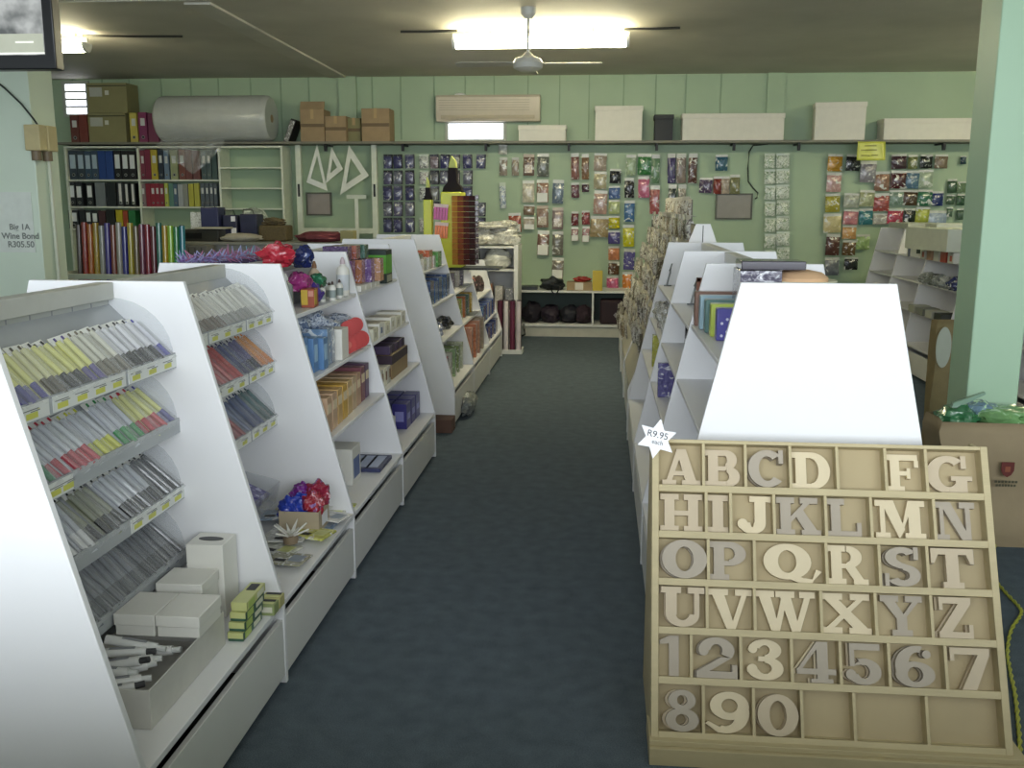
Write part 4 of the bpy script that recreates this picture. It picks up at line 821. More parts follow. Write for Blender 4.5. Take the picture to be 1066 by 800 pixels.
# ================================================================== packets hanging on the back wall
_pk = {}
def packet_mesh(c_, style, w_, h):
    key = (c_, style, round(w_, 2), round(h, 2))
    if key in _pk: return _pk[key]
    w_, h = key[2], key[3]; mb = MB(); body = CR_(c_, '#dfe0dc' if style != 'clear' else '#eef2ea', .3 if style == 'bag' else .3 if style != 'clear' else .75, 13 if style != 'clear' else 26)
    hd = M({'bag': '#c9cac2', 'dark': '#2a2b30', 'clear': '#c4cfc0', 'card': '#b8a898', 'tag': '#e4e4de', 'plain': '#cfd0c8'}[style], rough=.3)
    h0 = h*.14; n = 6; vs = []; fs = []
    for j in range(n+1):
        for i in range(n+1):
            u, v = i/n, j/n; e = (1-(2*u-1)**4)*(1-(2*v-1)**4); vs.append((-w_/2+w_*u+.003*math.sin(v*9), -.004-.02*e-.004*math.sin(u*11+v*7)*e, (h-h0)*v))
    for j in range(n):
        for i in range(n): q_ = j*(n+1)+i; fs.append((q_, q_+1, q_+n+2, q_+n+1))
    mb.add(vs, fs, body); mb.box(-w_/2, -.0035, 0, w_/2, 0, h-h0, hd if style in ('dark', 'card') else body)
    mb.box(-w_/2, -.006, h-h0, w_/2, 0, h, hd)
    if style == 'tag': mb.box(-w_*.45, -.03, h*.02, w_*.45, -.027, h*.42, M('#ecece6'))
    if style == 'dark': mb.box(w_*.32, -.012, 0, w_*.52, .0, h, M('#1c1d22'))
    if style == 'card': mb.box(-w_*.36, -.03, h*.12, w_*.36, -.022, h*.5, CR_('#d8c8b4', '#f0ece4', .5, 30))
    mb.cyl((0, -.03, h-h0*.5), (0, .05, h-h0*.5), .003, STEEL, n=6)
    _pk[key] = mb.mesh('hanging_packet'); return _pk[key]
NP = 0
def pk(px0, px1, py0, py1, c_, cname, style, where, rowi, grp):
    a, c = at(px0, py0, WALL-.06), at(px1, py1, WALL-.06)
    me = packet_mesh(c_, style, c.x-a.x, a.z-c.z)
    inst(me, 'hanging_packet', '%s hanging packet, %s down, %s' % (cname, ORD[rowi], where), 'packet', ((a.x+c.x)/2, WALL-.06-R.uniform(0, .015), c.z), (0, R.uniform(-.04, .04), R.uniform(-.12, .12)), grp)
g = 'small dark packets hanging near the marker display'
for ci, (x, rows) in enumerate(((404, (0, 1, 2, 3, 4)), (414.5, (0, 1, 2, 3, 4)), (427, (0, 1, 2, 3, 4)), (441.5, (0, 1, 2, 4)), (452.5, (0, 1, 2, 3)), (463, (0, 1, 3)), (474, (0, 1, 2)), (487, (0, 1, 2)), (500.5, (0, 3, 4)))):
    for r in rows:
        y = 160.5+r*16.6; cc = (('#5a5c80', 'blue grey'), ('#7a7c8c', 'silver grey'), ('#4a4a74', 'navy'), ('#6c6a88', 'violet grey'))[(ci*2+r*3) % 4]
        if ci in (3, 4, 6): cc = (('#8a8c8a', 'silver'), ('#8c7f88', 'mauve grey'), ('#6d6e74', 'grey'))[(ci+r) % 3]
        pk(x-4.8, x+5, y, y+15, cc[0], cc[1], 'dark' if ci not in (3,) else 'clear', 'column %s after the frame post' % ORD[ci], r, g)
def column(where, grp, items):
    for k, it in enumerate(items):
        x0, x1, y0, y1, c_, n_, st = it; pk(x0, x1, y0, y1, c_, n_, st, where, k, grp)
g = 'stationery packets hanging in the middle of the back wall'
column('first sparse column past the rack bags', g, [(519, 528, 151, 161, '#d8d8cc', 'white', 'plain'), (520, 528, 164, 183, '#a09486', 'beige', 'bag'), (521, 527, 190, 217, '#8a9ab0', 'pale blue', 'clear')])
column('lone item over the white bags', g, [(530, 543, 222, 242, '#a8503c', 'red and green', 'tag')])
column('second sparse column', g, [(533, 540, 164, 183, '#a89a8a', 'tan', 'bag')])
column('column beside the creamy cards', g, [(545, 556, 161, 183, '#7a6458', 'brown', 'card'), (544, 556, 188, 211, '#cfc8b4', 'cream', 'plain'), (545, 556, 213, 224, '#94806c', 'tan', 'bag'), (545, 556, 226, 239, '#c0b4a4', 'white fronted', 'tag')])
column('column ending in white fronts', g, [(559.5, 571, 160, 184, '#6c7068', 'grey', 'bag'), (559, 571, 187, 211, '#a4806c', 'brown with white front', 'tag'), (559, 571, 214, 237, '#9c8070', 'copper', 'card'), (559, 571, 240, 266, '#8c6c60', 'brown and white', 'tag')])
column('column ending above the black shoulder bag', g, [(575, 586, 187, 212, '#6a7a8c', 'steel blue', 'bag'), (575, 586, 216, 239, '#9c8a88', 'pinkish grey', 'card'), (575, 586, 241, 266, '#7c7a70', 'olive grey', 'bag'), (574.5, 586, 268, 290, '#8c8478', 'white tagged', 'tag')])
column('narrow reddish column', g, [(595, 603, 160, 187, '#8c6058', 'reddish', 'bag'), (595, 603, 190, 206, '#6c4450', 'plum', 'bag'), (595, 602, 220, 235, '#7a3c40', 'dark red', 'bag'), (595, 602, 236, 251, '#b09090', 'pale pink', 'tag')])
column('second narrow reddish column', g, [(606, 613, 160, 187, '#8a6a50', 'brown', 'bag'), (606, 613, 191, 200, '#4c3440', 'dark', 'bag'), (606, 614, 219, 234, '#8c4448', 'red', 'bag'), (606, 613, 236, 252, '#b88c8c', 'pink', 'tag')])
column('wide cream column', g, [(618, 631, 160, 178, '#a89a8c', 'cream and grey', 'plain'), (618, 631, 179, 197, '#b8b090', 'cream patterned', 'plain'), (618, 631, 198.5, 223, '#b8988c', 'cream and pink', 'plain'), (614.5, 632.5, 225, 247, '#a8946c', 'wide beige', 'bag')])
column('bright column beside the wide cream column', g, [(634.5, 646, 176, 191, '#2c2c30', 'black and white', 'bag'), (634, 645.5, 194, 207, '#5a74a8', 'blue', 'bag'), (634, 645, 208.5, 223, '#b8c48c', 'pale lime', 'bag'), (634, 645, 225, 238, '#c2bc20', 'yellow', 'bag'), (633.5, 645, 240, 254, '#5c5494', 'purple', 'bag'), (633.5, 644.5, 256, 271, '#d08860', 'peach orange', 'bag'), (633, 644, 272, 286, '#5a3c24', 'dark brown', 'bag'), (632, 643.5, 287, 302.5, '#c85c84', 'pink', 'bag')])
column('bright column closest to the dangling packet rack', g, [(652, 661, 161, 183, '#a4b898', 'pale green', 'bag'), (650.5, 660, 185, 206, '#26262a', 'black and white', 'bag'), (650, 660, 209, 231, '#4a74a4', 'blue', 'bag'), (649, 660, 234, 257, '#cfcc24', 'bright yellow', 'bag'), (649, 660, 259, 281, '#5a5494', 'violet', 'bag'), (648.5, 659.5, 283, 303, '#d8822c', 'orange', 'bag')])
column('short column of green over pink', g, [(664, 677.5, 160, 182, '#3c7a44', 'green', 'bag'), (665, 676, 184, 206, '#c86c8c', 'pink', 'bag')])
column('narrow column past the green packet', g, [(678.5, 686, 161, 191, '#6a8c6a', 'green and silver', 'bag'), (677, 686, 193, 223, '#a85c5c', 'red and silver', 'bag'), (678, 684, 225, 252, '#4c4c44', 'black and silver', 'bag')])
column('narrow column under the shelf bracket', g, [(696, 703, 160, 191, '#4c4470', 'navy', 'bag'), (695.5, 703, 192, 222, '#3c4440', 'black', 'bag')])
column('silver narrow column', g, [(705, 713.5, 160, 191, '#8a7c74', 'silver', 'bag'), (706, 713, 192, 222, '#9a948c', 'pale silver', 'bag')])
column('brown narrow column', g, [(717, 725, 160, 191, '#5c3c34', 'brown', 'bag')])
column('blue item alone above the framed grey board', g, [(745, 757, 161, 178, '#3c6478', 'blue', 'bag')])
column('row above the framed grey board', g, [(728, 741, 185, 201, '#5a4c68', 'purple grey', 'bag'), (743, 750.5, 183.5, 202, '#8c3c34', 'red and white', 'plain'), (751.5, 759, 184, 202, '#b8a898', 'cream striped', 'plain'), (760.5, 770, 182, 202, '#84845c', 'khaki and white', 'plain')])
g = 'clear bags hanging beside the black cable'
column('clear column beside the cable', g, [(796, 806.5, 160+k*16.7, 175+k*16.7, '#93ab8c', 'clear', 'clear') for k in range(7)])
column('clear column farther from the cable', g, [(808.5, 821, 160+k*16.2, 175+k*16.2, '#9aae92', 'clear', 'clear') for k in range(7)])
g = 'craft packets hanging near the green pillar'
column('first craft column', g, [(861.5, 876, 161, 178.5, '#c8942c', 'orange gold', 'bag'), (861, 875, 180, 200, '#c8a09c', 'pale pink', 'bag'), (860, 874, 201.5, 221, '#a8a03c', 'olive yellow', 'bag'), (858, 875, 222.5, 242.5, '#c8bc8c', 'cream', 'bag'), (860, 873, 244, 266, '#5a3830', 'dark brown', 'plain'), (859, 873, 268, 287, '#7c8088', 'blue grey', 'bag')])
column('column of light craft packets', g, [(878.5, 893, 201.5, 216.5, '#b0b4a4', 'whitish', 'bag'), (878, 892, 218, 234, '#c8848c', 'pink', 'bag'), (877, 890.5, 235, 249, '#d0a068', 'peach', 'bag'), (877, 889.5, 250, 266, '#6a5030', 'brown', 'plain'), (879, 892, 267.5, 281, '#26282a', 'black', 'bag')])
column('item beneath the yellow notice', g, [(881, 894, 161, 178, '#24262a', 'black and white', 'bag'), (896, 910.5, 168, 190, '#8c8890', 'grey violet', 'bag')])
column('cream, teal and green craft column', g, [(895, 909, 198, 215, '#a8ac84', 'cream green', 'bag'), (894.5, 908, 217.5, 234, '#3c7c84', 'teal', 'bag'), (892, 904, 244, 260, '#a0bc7c', 'pale green', 'bag')])
column('craft column beside the notice', g, [(911, 925, 179, 199, '#94705c', 'pinkish brown', 'bag'), (910, 924.5, 201, 220, '#a04c48', 'red', 'bag'), (909, 923, 222, 234, '#b0aca4', 'white and grey', 'bag')])
column('maroon and crimson craft column', g, [(929, 943, 161, 176, '#4c343c', 'dark plum', 'bag'), (927.5, 941.5, 178, 196.5, '#4c1c20', 'maroon', 'plain'), (927, 940, 197.5, 214, '#7c9484', 'grey green', 'bag'), (924, 939, 217.5, 233.5, '#b43c54', 'crimson', 'bag')])
column('mixed craft column', g, [(946, 954.5, 161, 176, '#7c8450', 'olive', 'bag'), (943, 955.5, 178, 196.5, '#54748c', 'blue and white', 'bag'), (940.5, 953.5, 198, 214, '#54402c', 'brown', 'bag'), (941, 952.5, 217, 233, '#1c241c', 'black green', 'bag')])
column('craft column with white, green and lime', g, [(958, 970, 161, 175.5, '#282c28', 'black and white', 'bag'), (957, 970, 177, 195.5, '#a4b49c', 'pale', 'bag'), (955.5, 969, 197.5, 214.5, '#2c6c4c', 'green', 'bag'), (953.5, 966.5, 216, 232.5, '#acb448', 'lime and black', 'bag')])
column('craft column next to the small green ones', g, [(973.5, 985, 161, 175.5, '#80705c', 'brown silver', 'bag'), (970.5, 981, 199, 214.5, '#24346c', 'navy blue', 'bag'), (966.5, 984, 219.5, 238, '#9cacc0', 'pale blue', 'bag')])
column('small column by the pillar', g, [(987, 995.5, 186.5, 201, '#405c44', 'green', 'plain'), (985.5, 993, 203, 213, '#4c6450', 'green', 'plain'), (985, 990.5, 216, 226, '#4c6450', 'small green', 'plain')])
column('last small column against the pillar', g, [(997, 1005, 189, 201, '#6c8464', 'pale green', 'plain'), (996, 1004, 202, 214, '#3c5c44', 'dark green', 'plain'), (996, 1003, 217, 229, '#4c6450', 'dull green', 'plain')])
column('tiny item beneath the shelf by the pillar', g, [(1000, 1005, 162, 171, '#2c4450', 'tiny dark', 'plain')])

# ================================================================== rolls of wrapping film by the bookcase
RY_ = 9.0; zb = .62
x0, x1 = at(76, 250, RY_).x, at(190, 250, RY_).x
t = thing('roll_rack', 'cream rack that holds the upright coloured film rolls', 'rack', (x0, RY_, 0)); Lr = x1-x0; zr = at(120, 288, RY_-.1).z
MB().box(-.06, -.10, zr-.03, Lr+.05, -.07, zr+.02, CREAM).build('rail', t, .003); MB().box(-.06, -.10, .1, Lr+.05, .34, .13, CREAM).build('base', t)
for x in (-.06, Lr+.02): MB().box(x, -.07, 0, x+.03, .34, .95 if x > 0 else 1.0, CREAM).build('side_panel', t)
rc = [('#5a4a44', 'grey brown'), ('#a83a30', 'red'), ('#c8742c', 'orange'), ('#b89a34', 'golden'), ('#a8a8a0', 'silver'), ('#4a3c94', 'purple'), ('#8c4c3c', 'copper red'), ('#b0aca0', 'pale silver'), ('#30308c', 'royal blue'), ('#b8a83c', 'yellow'), ('#7c6c4c', 'khaki'), ('#783c54', 'plum'), ('#8c2438', 'crimson'), ('#6c3038', 'maroon'), ('#407c70', 'sea green'), ('#c09c30', 'amber'), ('#9cc83c', 'lime green'), ('#3c8c54', 'green'), ('#2c7c8c', 'teal blue')]
for k, (c_, n_) in enumerate(rc):
    x = Lr*(k+.5)/19; top = at(75+k*6, 234, RY_).z+R.uniform(-.02, .03); h = top-.14
    mb = MB(); mb.cyl((0, 0, 0), (0, 0, h), Lr/38*.97, M(c_, rough=.22, var=.15, scale=5, coat=.5, bump=.2, bscale=12), n=14); mb.cyl((0, 0, h), (0, 0, h+.004), .02, M('#3a332c'), n=12)
    tag(mb.build('wrapping_roll', loc=(x0+x, RY_, .135), rot=(RAD(-3), 0, 0)), '%s film roll standing in the cream rack by the pillar' % n_, 'roll', 'film rolls in the cream rack')

# ================================================================== desk with printer and boxes behind the long row
DYk = 9.9
a, c = at(186, 252, DYk), at(300, 252, DYk); dz = at(210, 252, DYk).z
t = thing('counter', 'grey counter behind the shelving row carrying a dark machine and navy boxes', 'counter', (a.x, DYk, 0)); W_ = c.x-a.x+1.1
MB().box(-.1, 0, dz-.03, W_, .9, dz, M('#8d8c80', rough=.5)).build('top', t, .004); MB().box(0, .05, 0, W_-.1, .85, dz-.03, M('#8f9088', rough=.6)).build('body', t)
y = DYk+.1
a, c = at(188, 234, y), at(228, 251, y)
t = thing('printer', 'dark machine with cream top tray standing on the counter', 'printer', ((a.x+c.x)/2, y, dz+.001)); w_ = (c.x-a.x)/2
MB().box(-w_, 0, 0, w_, .2, .13, M('#34342e', rough=.4)).build('body', t, .01); MB().prism([(-w_-.02, .0), (w_+.06, 0), (w_+.0, .12), (-w_, .12)], 'x', 0, .01, CREAM, Matrix.Identity(4)) if 0 else None
MB().box(-w_*.2, -.03, .131, w_+.08, .21, .15, M('#b9b4a0', rough=.5)).build('lid', t, .004); MB().box(-w_*.8, -.002, .03, w_*.1, 0, .09, BLACK).build('paper_slot', t)
a, c = at(193, 256, DYk-.22), at(217, 276, DYk-.22)
t = goods('drawer_unit', 'grey drawer box with vertical lines in front of the counter', 'cabinet', (a.x+c.x)/2, DYk-.24, 0, c.x-a.x, .22, a.z, M('#77756e', rough=.5)); 
for k in range(3): MB().box(-.08+.07*k, -.004, a.z-.3, -.075+.07*k, 0, a.z-.02, DARK).build('groove', t)
NV = M('#2c2e48', rough=.4, var=.15)
def nbox(label, x0, y0, x1, y1, yy, col, extra=None, **k):
    a, c = at(x0, y0, yy), at(x1, y1, yy); t = goods('gift_bag', label, 'bag', (a.x+c.x)/2, yy, dz, c.x-a.x, .22, max(.05, a.z-dz), col, bevel=.012, **k); 
    MB().tube([(-.06, .02, a.z-dz), (-.05, .0, a.z-dz+.05), (.05, .0, a.z-dz+.05), (.06, .02, a.z-dz)], .004, BLACK).build('handle', t); return t
nbox('tall navy bag on the counter beside the dark machine', 208, 216, 228, 240, y+.25, M('#2f3358', rough=.4))
nbox('dark navy bag with a small white tag on the counter', 231, 224, 247, 242, y+.3, NV, face=[(WHITE, .6, .95, .15, .5, 'f'), (WHITE, .6, .9, .75, .95, 'f')])
nbox('dark navy round edged bag, last in line on the counter', 249, 223, 268, 242, y+.3, NV)
bag('pale crumpled clear bag on the counter in front of the empty bookcase', at(264, 225, y+.6).x, y+.6, dz, .17, .15, .19, CR_('#9aa49a', '#cfd6cc', .5, 9, .2), 'bag', 'plastic_bag', 130, .1)
bag('beige cloth bundle at the front of the counter', at(252, 250, y).x, y, dz, .22, .10, .05, M('#a39d8e', rough=.8, var=.08), 'cloth', 'cloth_bundle', 131, .1)
t = goods('basket', 'brown woven basket at the end of the counter', 'basket', at(285, 240, y+.2).x, y+.15, dz, .30, .25, .17, M('#5f5236', rough=.8, var=.3, scale=60, bump=.6), bevel=.02)
bag('brown dried bundle spilling out of the basket', at(285, 240, y+.2).x, y+.26, dz+.172, .13, .1, .04, M('#6d6044', rough=.9, var=.3, scale=40, bump=.8), 'bundle', 'dried_bundle', 133, .3)
for k in range(3): goods('bottle_box', 'white bottle shaped pack %s on the counter by the navy bag' % ORD[k], 'bottle', at(199+5*k, 232, y+.45).x, y+.50, dz, .055, .06, at(199, 221, y+.5).z-dz, CR_('#c9ccc4', '#eef0ee', .6, 20), group='white packs behind the printer')
bag('red folded fabric bundle lying beside the far counter end', at(332, 245, y).x, y+.1, dz, .25, .15, .06, M('#6a3038', rough=.7, var=.3, scale=8), 'cloth', 'cloth_bundle', 135, .15)
goods('carton', 'small olive carton beside the red fabric bundle', 'box', at(361, 245, y).x, y, dz, .14, .14, .12, CARD2)
# purple tinsel on the far side of the third bay
t = thing('tinsel_garland', 'purple and blue tinsel garland along the back of the shelving row', 'garland', (-1.76, 4.55, 1.341))
mb = MB(); tc_ = [M('#8c74ac', rough=.3, metal=.2), M('#a8aad8', rough=.3, metal=.2), M('#b8789c', rough=.3, metal=.2), M('#84b8d4', rough=.3, metal=.2)]
for k in range(420):
    u = R.random(); c = Vector((-.10+.17*u+.0*k, -.42+.80*u, .045)); d = Vector((R.uniform(-1, 1), R.uniform(-1, 1), R.uniform(-.7, 1))).normalized(); L_ = R.uniform(.03, .06); n_ = d.orthogonal().normalized()*.004
    c.z += R.uniform(0, .02); mb.add([c-n_, c+n_, c+d*L_+n_*.3, c+d*L_-n_*.3, c+d*.0+Vector((0, 0, .002))], [(0, 1, 2, 3)], tc_[min(3, int(u*2+R.random()*2))])
mb.tube([(-.10, -.42, .03), (.07, .38, .03)], .012, M('#4a3a6a')); o = mb.build('tinsel', t)
# ================================================================== goods of the row behind the letter rack
def rgoods(*a, **k): return goods(*a, **k)
z = 1.0
al = [('#8a6a5c', 'brown'), ('#9cb8c4', 'pale blue'), ('#5f7f7c', 'grey green'), ('#b4c458', 'lime green'), ('#5552a0', 'violet')]
for k, (c_, n_) in enumerate(al):
    yy = 4.215-.115*k; x = .412+.010*k
    t = thing('photo_album', '%s photo album standing on the shelf behind the letter rack' % n_, 'album', (x+.15, yy, 1.132), group='photo albums')
    hh = .15-.006*k; MB().box(-.15, 0, 0, .13, .06, hh, M(c_, rough=.3, coat=.3, var=.06)).build('cover', t, .006); MB().box(-.12, .004, -.0+.003, .131, .041, hh-.006, M('#e0ded4')).build('pages', t) if 0 else None
    if k == 4:
        f = MB()
        for q_ in range(6): f.cyl((-.13+.02*(q_ % 3), -.002, .02+.016*q_), (-.13+.02*(q_ % 3), 0, .02+.016*q_), .006, M('#d9d9ec'), n=6)
        f.build('dot_print', t)
    if k == 3: MB().box(-.135, -.0015, .01, .115, 0, hh-.012, M('#c3d07a', rough=.3)).build('print', t)
# picture frame behind, on the next bay
a = at(724, 282, 4.34); c = at(733, 307, 4.34)
t = thing('picture_frame', 'copper brown picture frame showing above the photo albums', 'frame', (.575, 4.62, 1.112)); 
mb = MB(); fm = M('#8a5a4a', rough=.3)
mb.box(-.12, 0, 0, .12, .02, .02, fm).box(-.12, 0, .02, -.10, .02, .2, fm).box(.10, 0, .02, .12, .02, .2, fm).box(-.12, 0, .18, .12, .02, .2, fm); mb.build('frame', t, .002)
MB().box(-.10, .005, .02, .10, .015, .18, M('#cfc4b8', rough=.2)).build('picture', t)
# dark wrapped stack and tan hat on top of the first bay
t = thing('album_stack', 'dark wrapped pad leaning on top of the album bay', 'pad', (.66, 3.95, 1.401)); 
MB().box(-.0, 0, 0, .25, .18, .035, M('#4a4650', rough=.2, coat=.5)).build('pad', t, .004)
t = goods('wrapped_pad', 'clear wrapped grey violet pad beneath the dark pad', 'pad', .63, 3.86, 1.131, .16, .22, .265, CR_('#6a6678', '#d4d4dc', .45, 20, .12))
ru = [q for q in bpy.data.objects if q.name.startswith('display_shelf_unit') and abs(q.location.y-RY[0]) < .01 and q.location.x > 0][0]
for q in list(ru.children):
    if q.name.startswith('top_rail'): bpy.data.objects.remove(q)
for q in list(ru.children):
    if q.name.startswith('back_panel'):
        for v in q.data.vertices:
            if v.co.z > 1.0: v.co.z = 1.11
bpy.data.objects['album_stack'].location = (.555, 3.88, 1.399)
t = thing('round_basket', 'tan and cream round platter lying on top of the album bay', 'platter', (.86, 4.02, 1.300))
MB().lathe((0, 0, 0), [(.10, 0), (.13, .03), (.15, .05), (.148, .055), (.12, .05)], M('#d8d6bc', rough=.6, var=.06), 28).build('rim', t)
MB().lathe((0, 0, 0), [(.115, .05), (.115, .065), (.09, .085), (.04, .095), (.0, .097)], M('#e0b890', rough=.7, var=.06), 28).build('lid', t)
bpy.data.objects['round_basket'].location = (.80, 3.99, 1.30)
goods('carton', 'plain white carton under the round tan platter', 'box', .82, 3.88, 1.131, .18, .26, .165, PW)
for o in t.children: o.scale = (1, 1, 1.0)
# clips hanging, few goods on the bays
def rp(name, label, cat, x, y, z, sx, sy, sz, c_, g='goods on the shelves behind the albums', **k): return goods(name, label, cat, x, y, z, sx, sy, sz, CR_(c_, '#dcdce0', .3, 22), group=g, **k)
rp('book', 'purple patterned book on the lower shelf beside the star tag', 'book', .36, 4.98, .66, .10, .03, .18, '#5f5a94')
rp('book', 'yellow and green packet on the middle shelf beside the aisle', 'book', .37, 5.95, .66, .08, .03, .20, '#b0b040')
rp('book', 'thin dark book leaning at the panel above the letter rack', 'book', .47, 4.15, .60, .02, .12, .20, '#3c3a4c')
rp('book', 'small black packet on the upper shelf by the clips', 'book', .50, 5.35, .885, .05, .04, .17, '#2c2c30')
t = goods('carton', 'olive green block on the shelf edge above the letter A', 'box', .36, 3.45, .60, .06, .05, .06, M('#b4ba7c'))
for k, (x, y, z_) in enumerate(((.45, 6.62, 1.11), (.50, 5.38, 1.11))):
    mb = MB(); mb.tube([(0, 0, .0), (.01, 0, .05), (.02, 0, .09), (.03, 0, .15), (.015, 0, .10)], .006, M('#8a8c8c', metal=.6, rough=.3))
    mb.box(-.02, -.01, 0, .03, .01, .006, M('#5a5c5c')); tag(mb.build('metal_clip', loc=(x, y-.03, z_+.001)), 'grey metal clip standing on top shelf, %s behind the albums' % ORD[k], 'clip', 'metal clips behind the albums')
for k in range(5): bag('clear bag of small parts, %s on the shelf edge toward the back' % ORD[k], .42+.02*(k % 2), 5.62+.22*k, .885, .06, .07, .07, CR_('#a8a498', '#e0e0dc', .6, 30, .12), 'bag', 'plastic_bag', 150+k, .2, 'clear bags on the aisle shelf')
# ------------------------------------------------------------------ leaning rack of dangling packets
AY0, AY1 = 6.95, 10.9; AC_ = .715; AH = 1.52
for bi in range(3):
    y0 = AY0+bi*(AY1-AY0)/3; L_ = (AY1-AY0)/3
    t = thing('peg_rack', ['white A-shaped peg rack, first behind the sloping bays', 'white A-shaped peg rack, middle one of three', 'white A-shaped peg rack next to the back wall bench'][bi], 'rack', (AC_, y0, 0), group='A-shaped peg racks')
    prof = [(-.50, .0), (.50, .0), (.50, .32), (.05, AH), (-.05, AH), (-.50, .32)]
    MB().prism(prof, 'y', 0, .02, WHITE).box(-.003, -.001, .9, .003, 0, AH-.01, DARK).build('end_panel', t, .002)
    for s in (-1, 1):
        MB().prism([(s*.49, .32), (s*.04, AH-.02), (s*.03, AH-.02), (s*.475, .32)], 'y', .02, L_-.002, M('#b9b5a6', rough=.6)).build('peg_panel', t)
        MB().box(s*.475, .02, .03, s*.49, L_-.002, .32, WHITE2).build('kick_panel', t)
    MB().box(-.49, .02, .30, .49, L_-.002, .318, WHITE2).build('ledge', t)
pcs = [('#8c7c6c', 'tan'), ('#6e6458', 'dark tan'), ('#a39a8c', 'silver beige'), ('#7c7478', 'mauve grey'), ('#958a70', 'khaki'), ('#5c544c', 'brown'), ('#b0aca0', 'pale silver')]
def dangling(c_):
    mb = MB(); w_, h = .072, .145; n = 5; vs = []; fs = []
    for j in range(n+1):
        for i in range(n+1):
            u, v = i/n, j/n; e = (1-(2*u-1)**4)*(1-(2*v-1)**4); vs.append((-w_/2+w_*u, -.004-.016*e-.003*math.sin(u*13+v*9)*e, -h+h*v))
    for j in range(n):
        for i in range(n): q_ = j*(n+1)+i; fs.append((q_, q_+1, q_+n+2, q_+n+1))
    mb.add(vs, fs, CR_(c_, '#e6e4dc', .6, 20, .12)).box(-w_/2, -.004, -h, w_/2, 0, 0, CR_(c_, '#e6e4dc', .4, 30)); mb.box(-w_/2, -.005, -.002, w_/2, .001, .03, M('#c8c4b8', rough=.35)); return mb.mesh('dangling_packet')
pms = [dangling(c_) for c_, _ in pcs]
sl = math.atan2(.45, 1.2)
for r in range(7):
    for k in range(30):
        y = AY0+.10+k*.128; z = .56+r*.165
        if z > AH+.1 or (r == 0 and k < 15) : continue
        x = AC_-.5+(z-.32)*.45/1.2-.05-R.uniform(0, .05); q_ = (r*5+k*3+R.randrange(2)) % 7
        o = inst(pms[q_], 'dangling_packet', '%s dangling packet, row %s from the bottom, %s along the peg racks' % (pcs[q_][1], ORD[r], ORD[k]), 'packet', (x, y, z), (R.uniform(-.1, .15), R.uniform(-.15, .15), RAD(-90)+R.uniform(-.5, .35)), 'dangling packets on the peg racks')
    # the wire rows they hang from
    tag(MB().tube([(AC_-.5+(.56+r*.165+.02-.32)*.45/1.2-.02, AY0+.02, .56+r*.165+.022), (AC_-.5+(.56+r*.165+.02-.32)*.45/1.2-.02, AY1-.02, .56+r*.165+.022)], .003, STEEL, 6).build('wire_rail'), 'thin wire rail of the peg racks, row %s from the bottom' % ORD[r], 'rail', 'wire rails on the peg racks')
# wire header with packets over the peg racks
t = thing('wire_header', 'wire header above the peg racks that carries silver packets', 'rack', (AC_, AY0+.9, AH))
MB().tube([(0, 0, 0), (0, 0, .17), (0, 2.6, .17), (0, 2.6, 0)], .005, M('#6d6a64', rough=.6)).build('wire_frame', t)
for k in range(22):
    inst(pms[(k*3) % 7], 'dangling_packet', '%s dangling packet on the wire header, %s along' % (pcs[(k*3) % 7][1], ORD[k]), 'packet', (AC_-.01-.012*(k % 2), AY0+.96+k*.115, AH+.15+.02*(k % 2)), (0, 0, RAD(-60)+R.uniform(-.4, .4)), 'packets on the wire header')

# ================================================================== goods of the far row by the pillar
FG = 'goods on the far row of shelves'
xf = XF-.36
for k in range(5): goods('small_box', '%s box on the upper shelf of the bay beside the pillar' % ['white', 'red', 'cream', 'pale orange', 'white printed'][k], 'box', xf, 8.92+.19*k, 1.14, .14, .14, .10, M(['#c9c8be', '#a8432f', '#d0cdbd', '#b98d70', '#c4c2b8'][k], rough=.5), face=[(M('#b0503c'), .2, .6, .2, .7, '-')] if k in (0, 4) else None, group=FG)
for k in range(5): bag('%s packet on the middle shelf of the bay beside the pillar' % ['navy', 'white', 'clear', 'grey', 'silver'][k], xf+.0, 9.0+.19*k, .90, .08, .09, .06, CR_(['#3a4270', '#b4b8b8', '#9aa0a0', '#7c8078', '#a0a4a0'][k], '#d8dcd8', .4, 20), 'packet', 'soft_pack', 170+k, group=FG)
for k in range(4): goods('small_box', '%s flat box on the lower shelf of the bay beside the pillar' % ['dark', 'white', 'grey', 'pale'][k], 'box', xf-.06, 8.9+.25*k, .62, .16, .18, .07, M(['#3a3c38', '#c0c0b4', '#8c8e84', '#b4b4a4'][k]), group=FG)
t = goods('picture_frame', 'framed card with a dark square on the far row', 'frame', xf+.02, 10.2, 1.14, .18, .03, .20, M('#b8bcb4'), face=[(M('#2f3c34'), .45, .85, .15, .5, 'f'), (M('#50586c'), 0, .12, 0, 1, 'f')])
# stacked flat white boards/boxes on top of the far row
goods('carton', 'large white carton resting on the small boxes of the far row', 'box', 3.25, 8.93, 1.245, .40, .86, .20, M('#c9cdbd', rough=.5), rz=.12, face=[(M('#3a3c38'), .8, .95, .25, .6, 'f')])
goods('carton', 'flat white box lid on top of the far row, middle bay', 'box', XF, 10.1, 1.402, .40, .5, .07, M('#c9cdbd', rough=.5), rz=-.1)
goods('carton', 'flat grey box lid on top of the far row, last bay', 'box', XF, 11.0, 1.402, .42, .7, .06, M('#b8bcae', rough=.5))

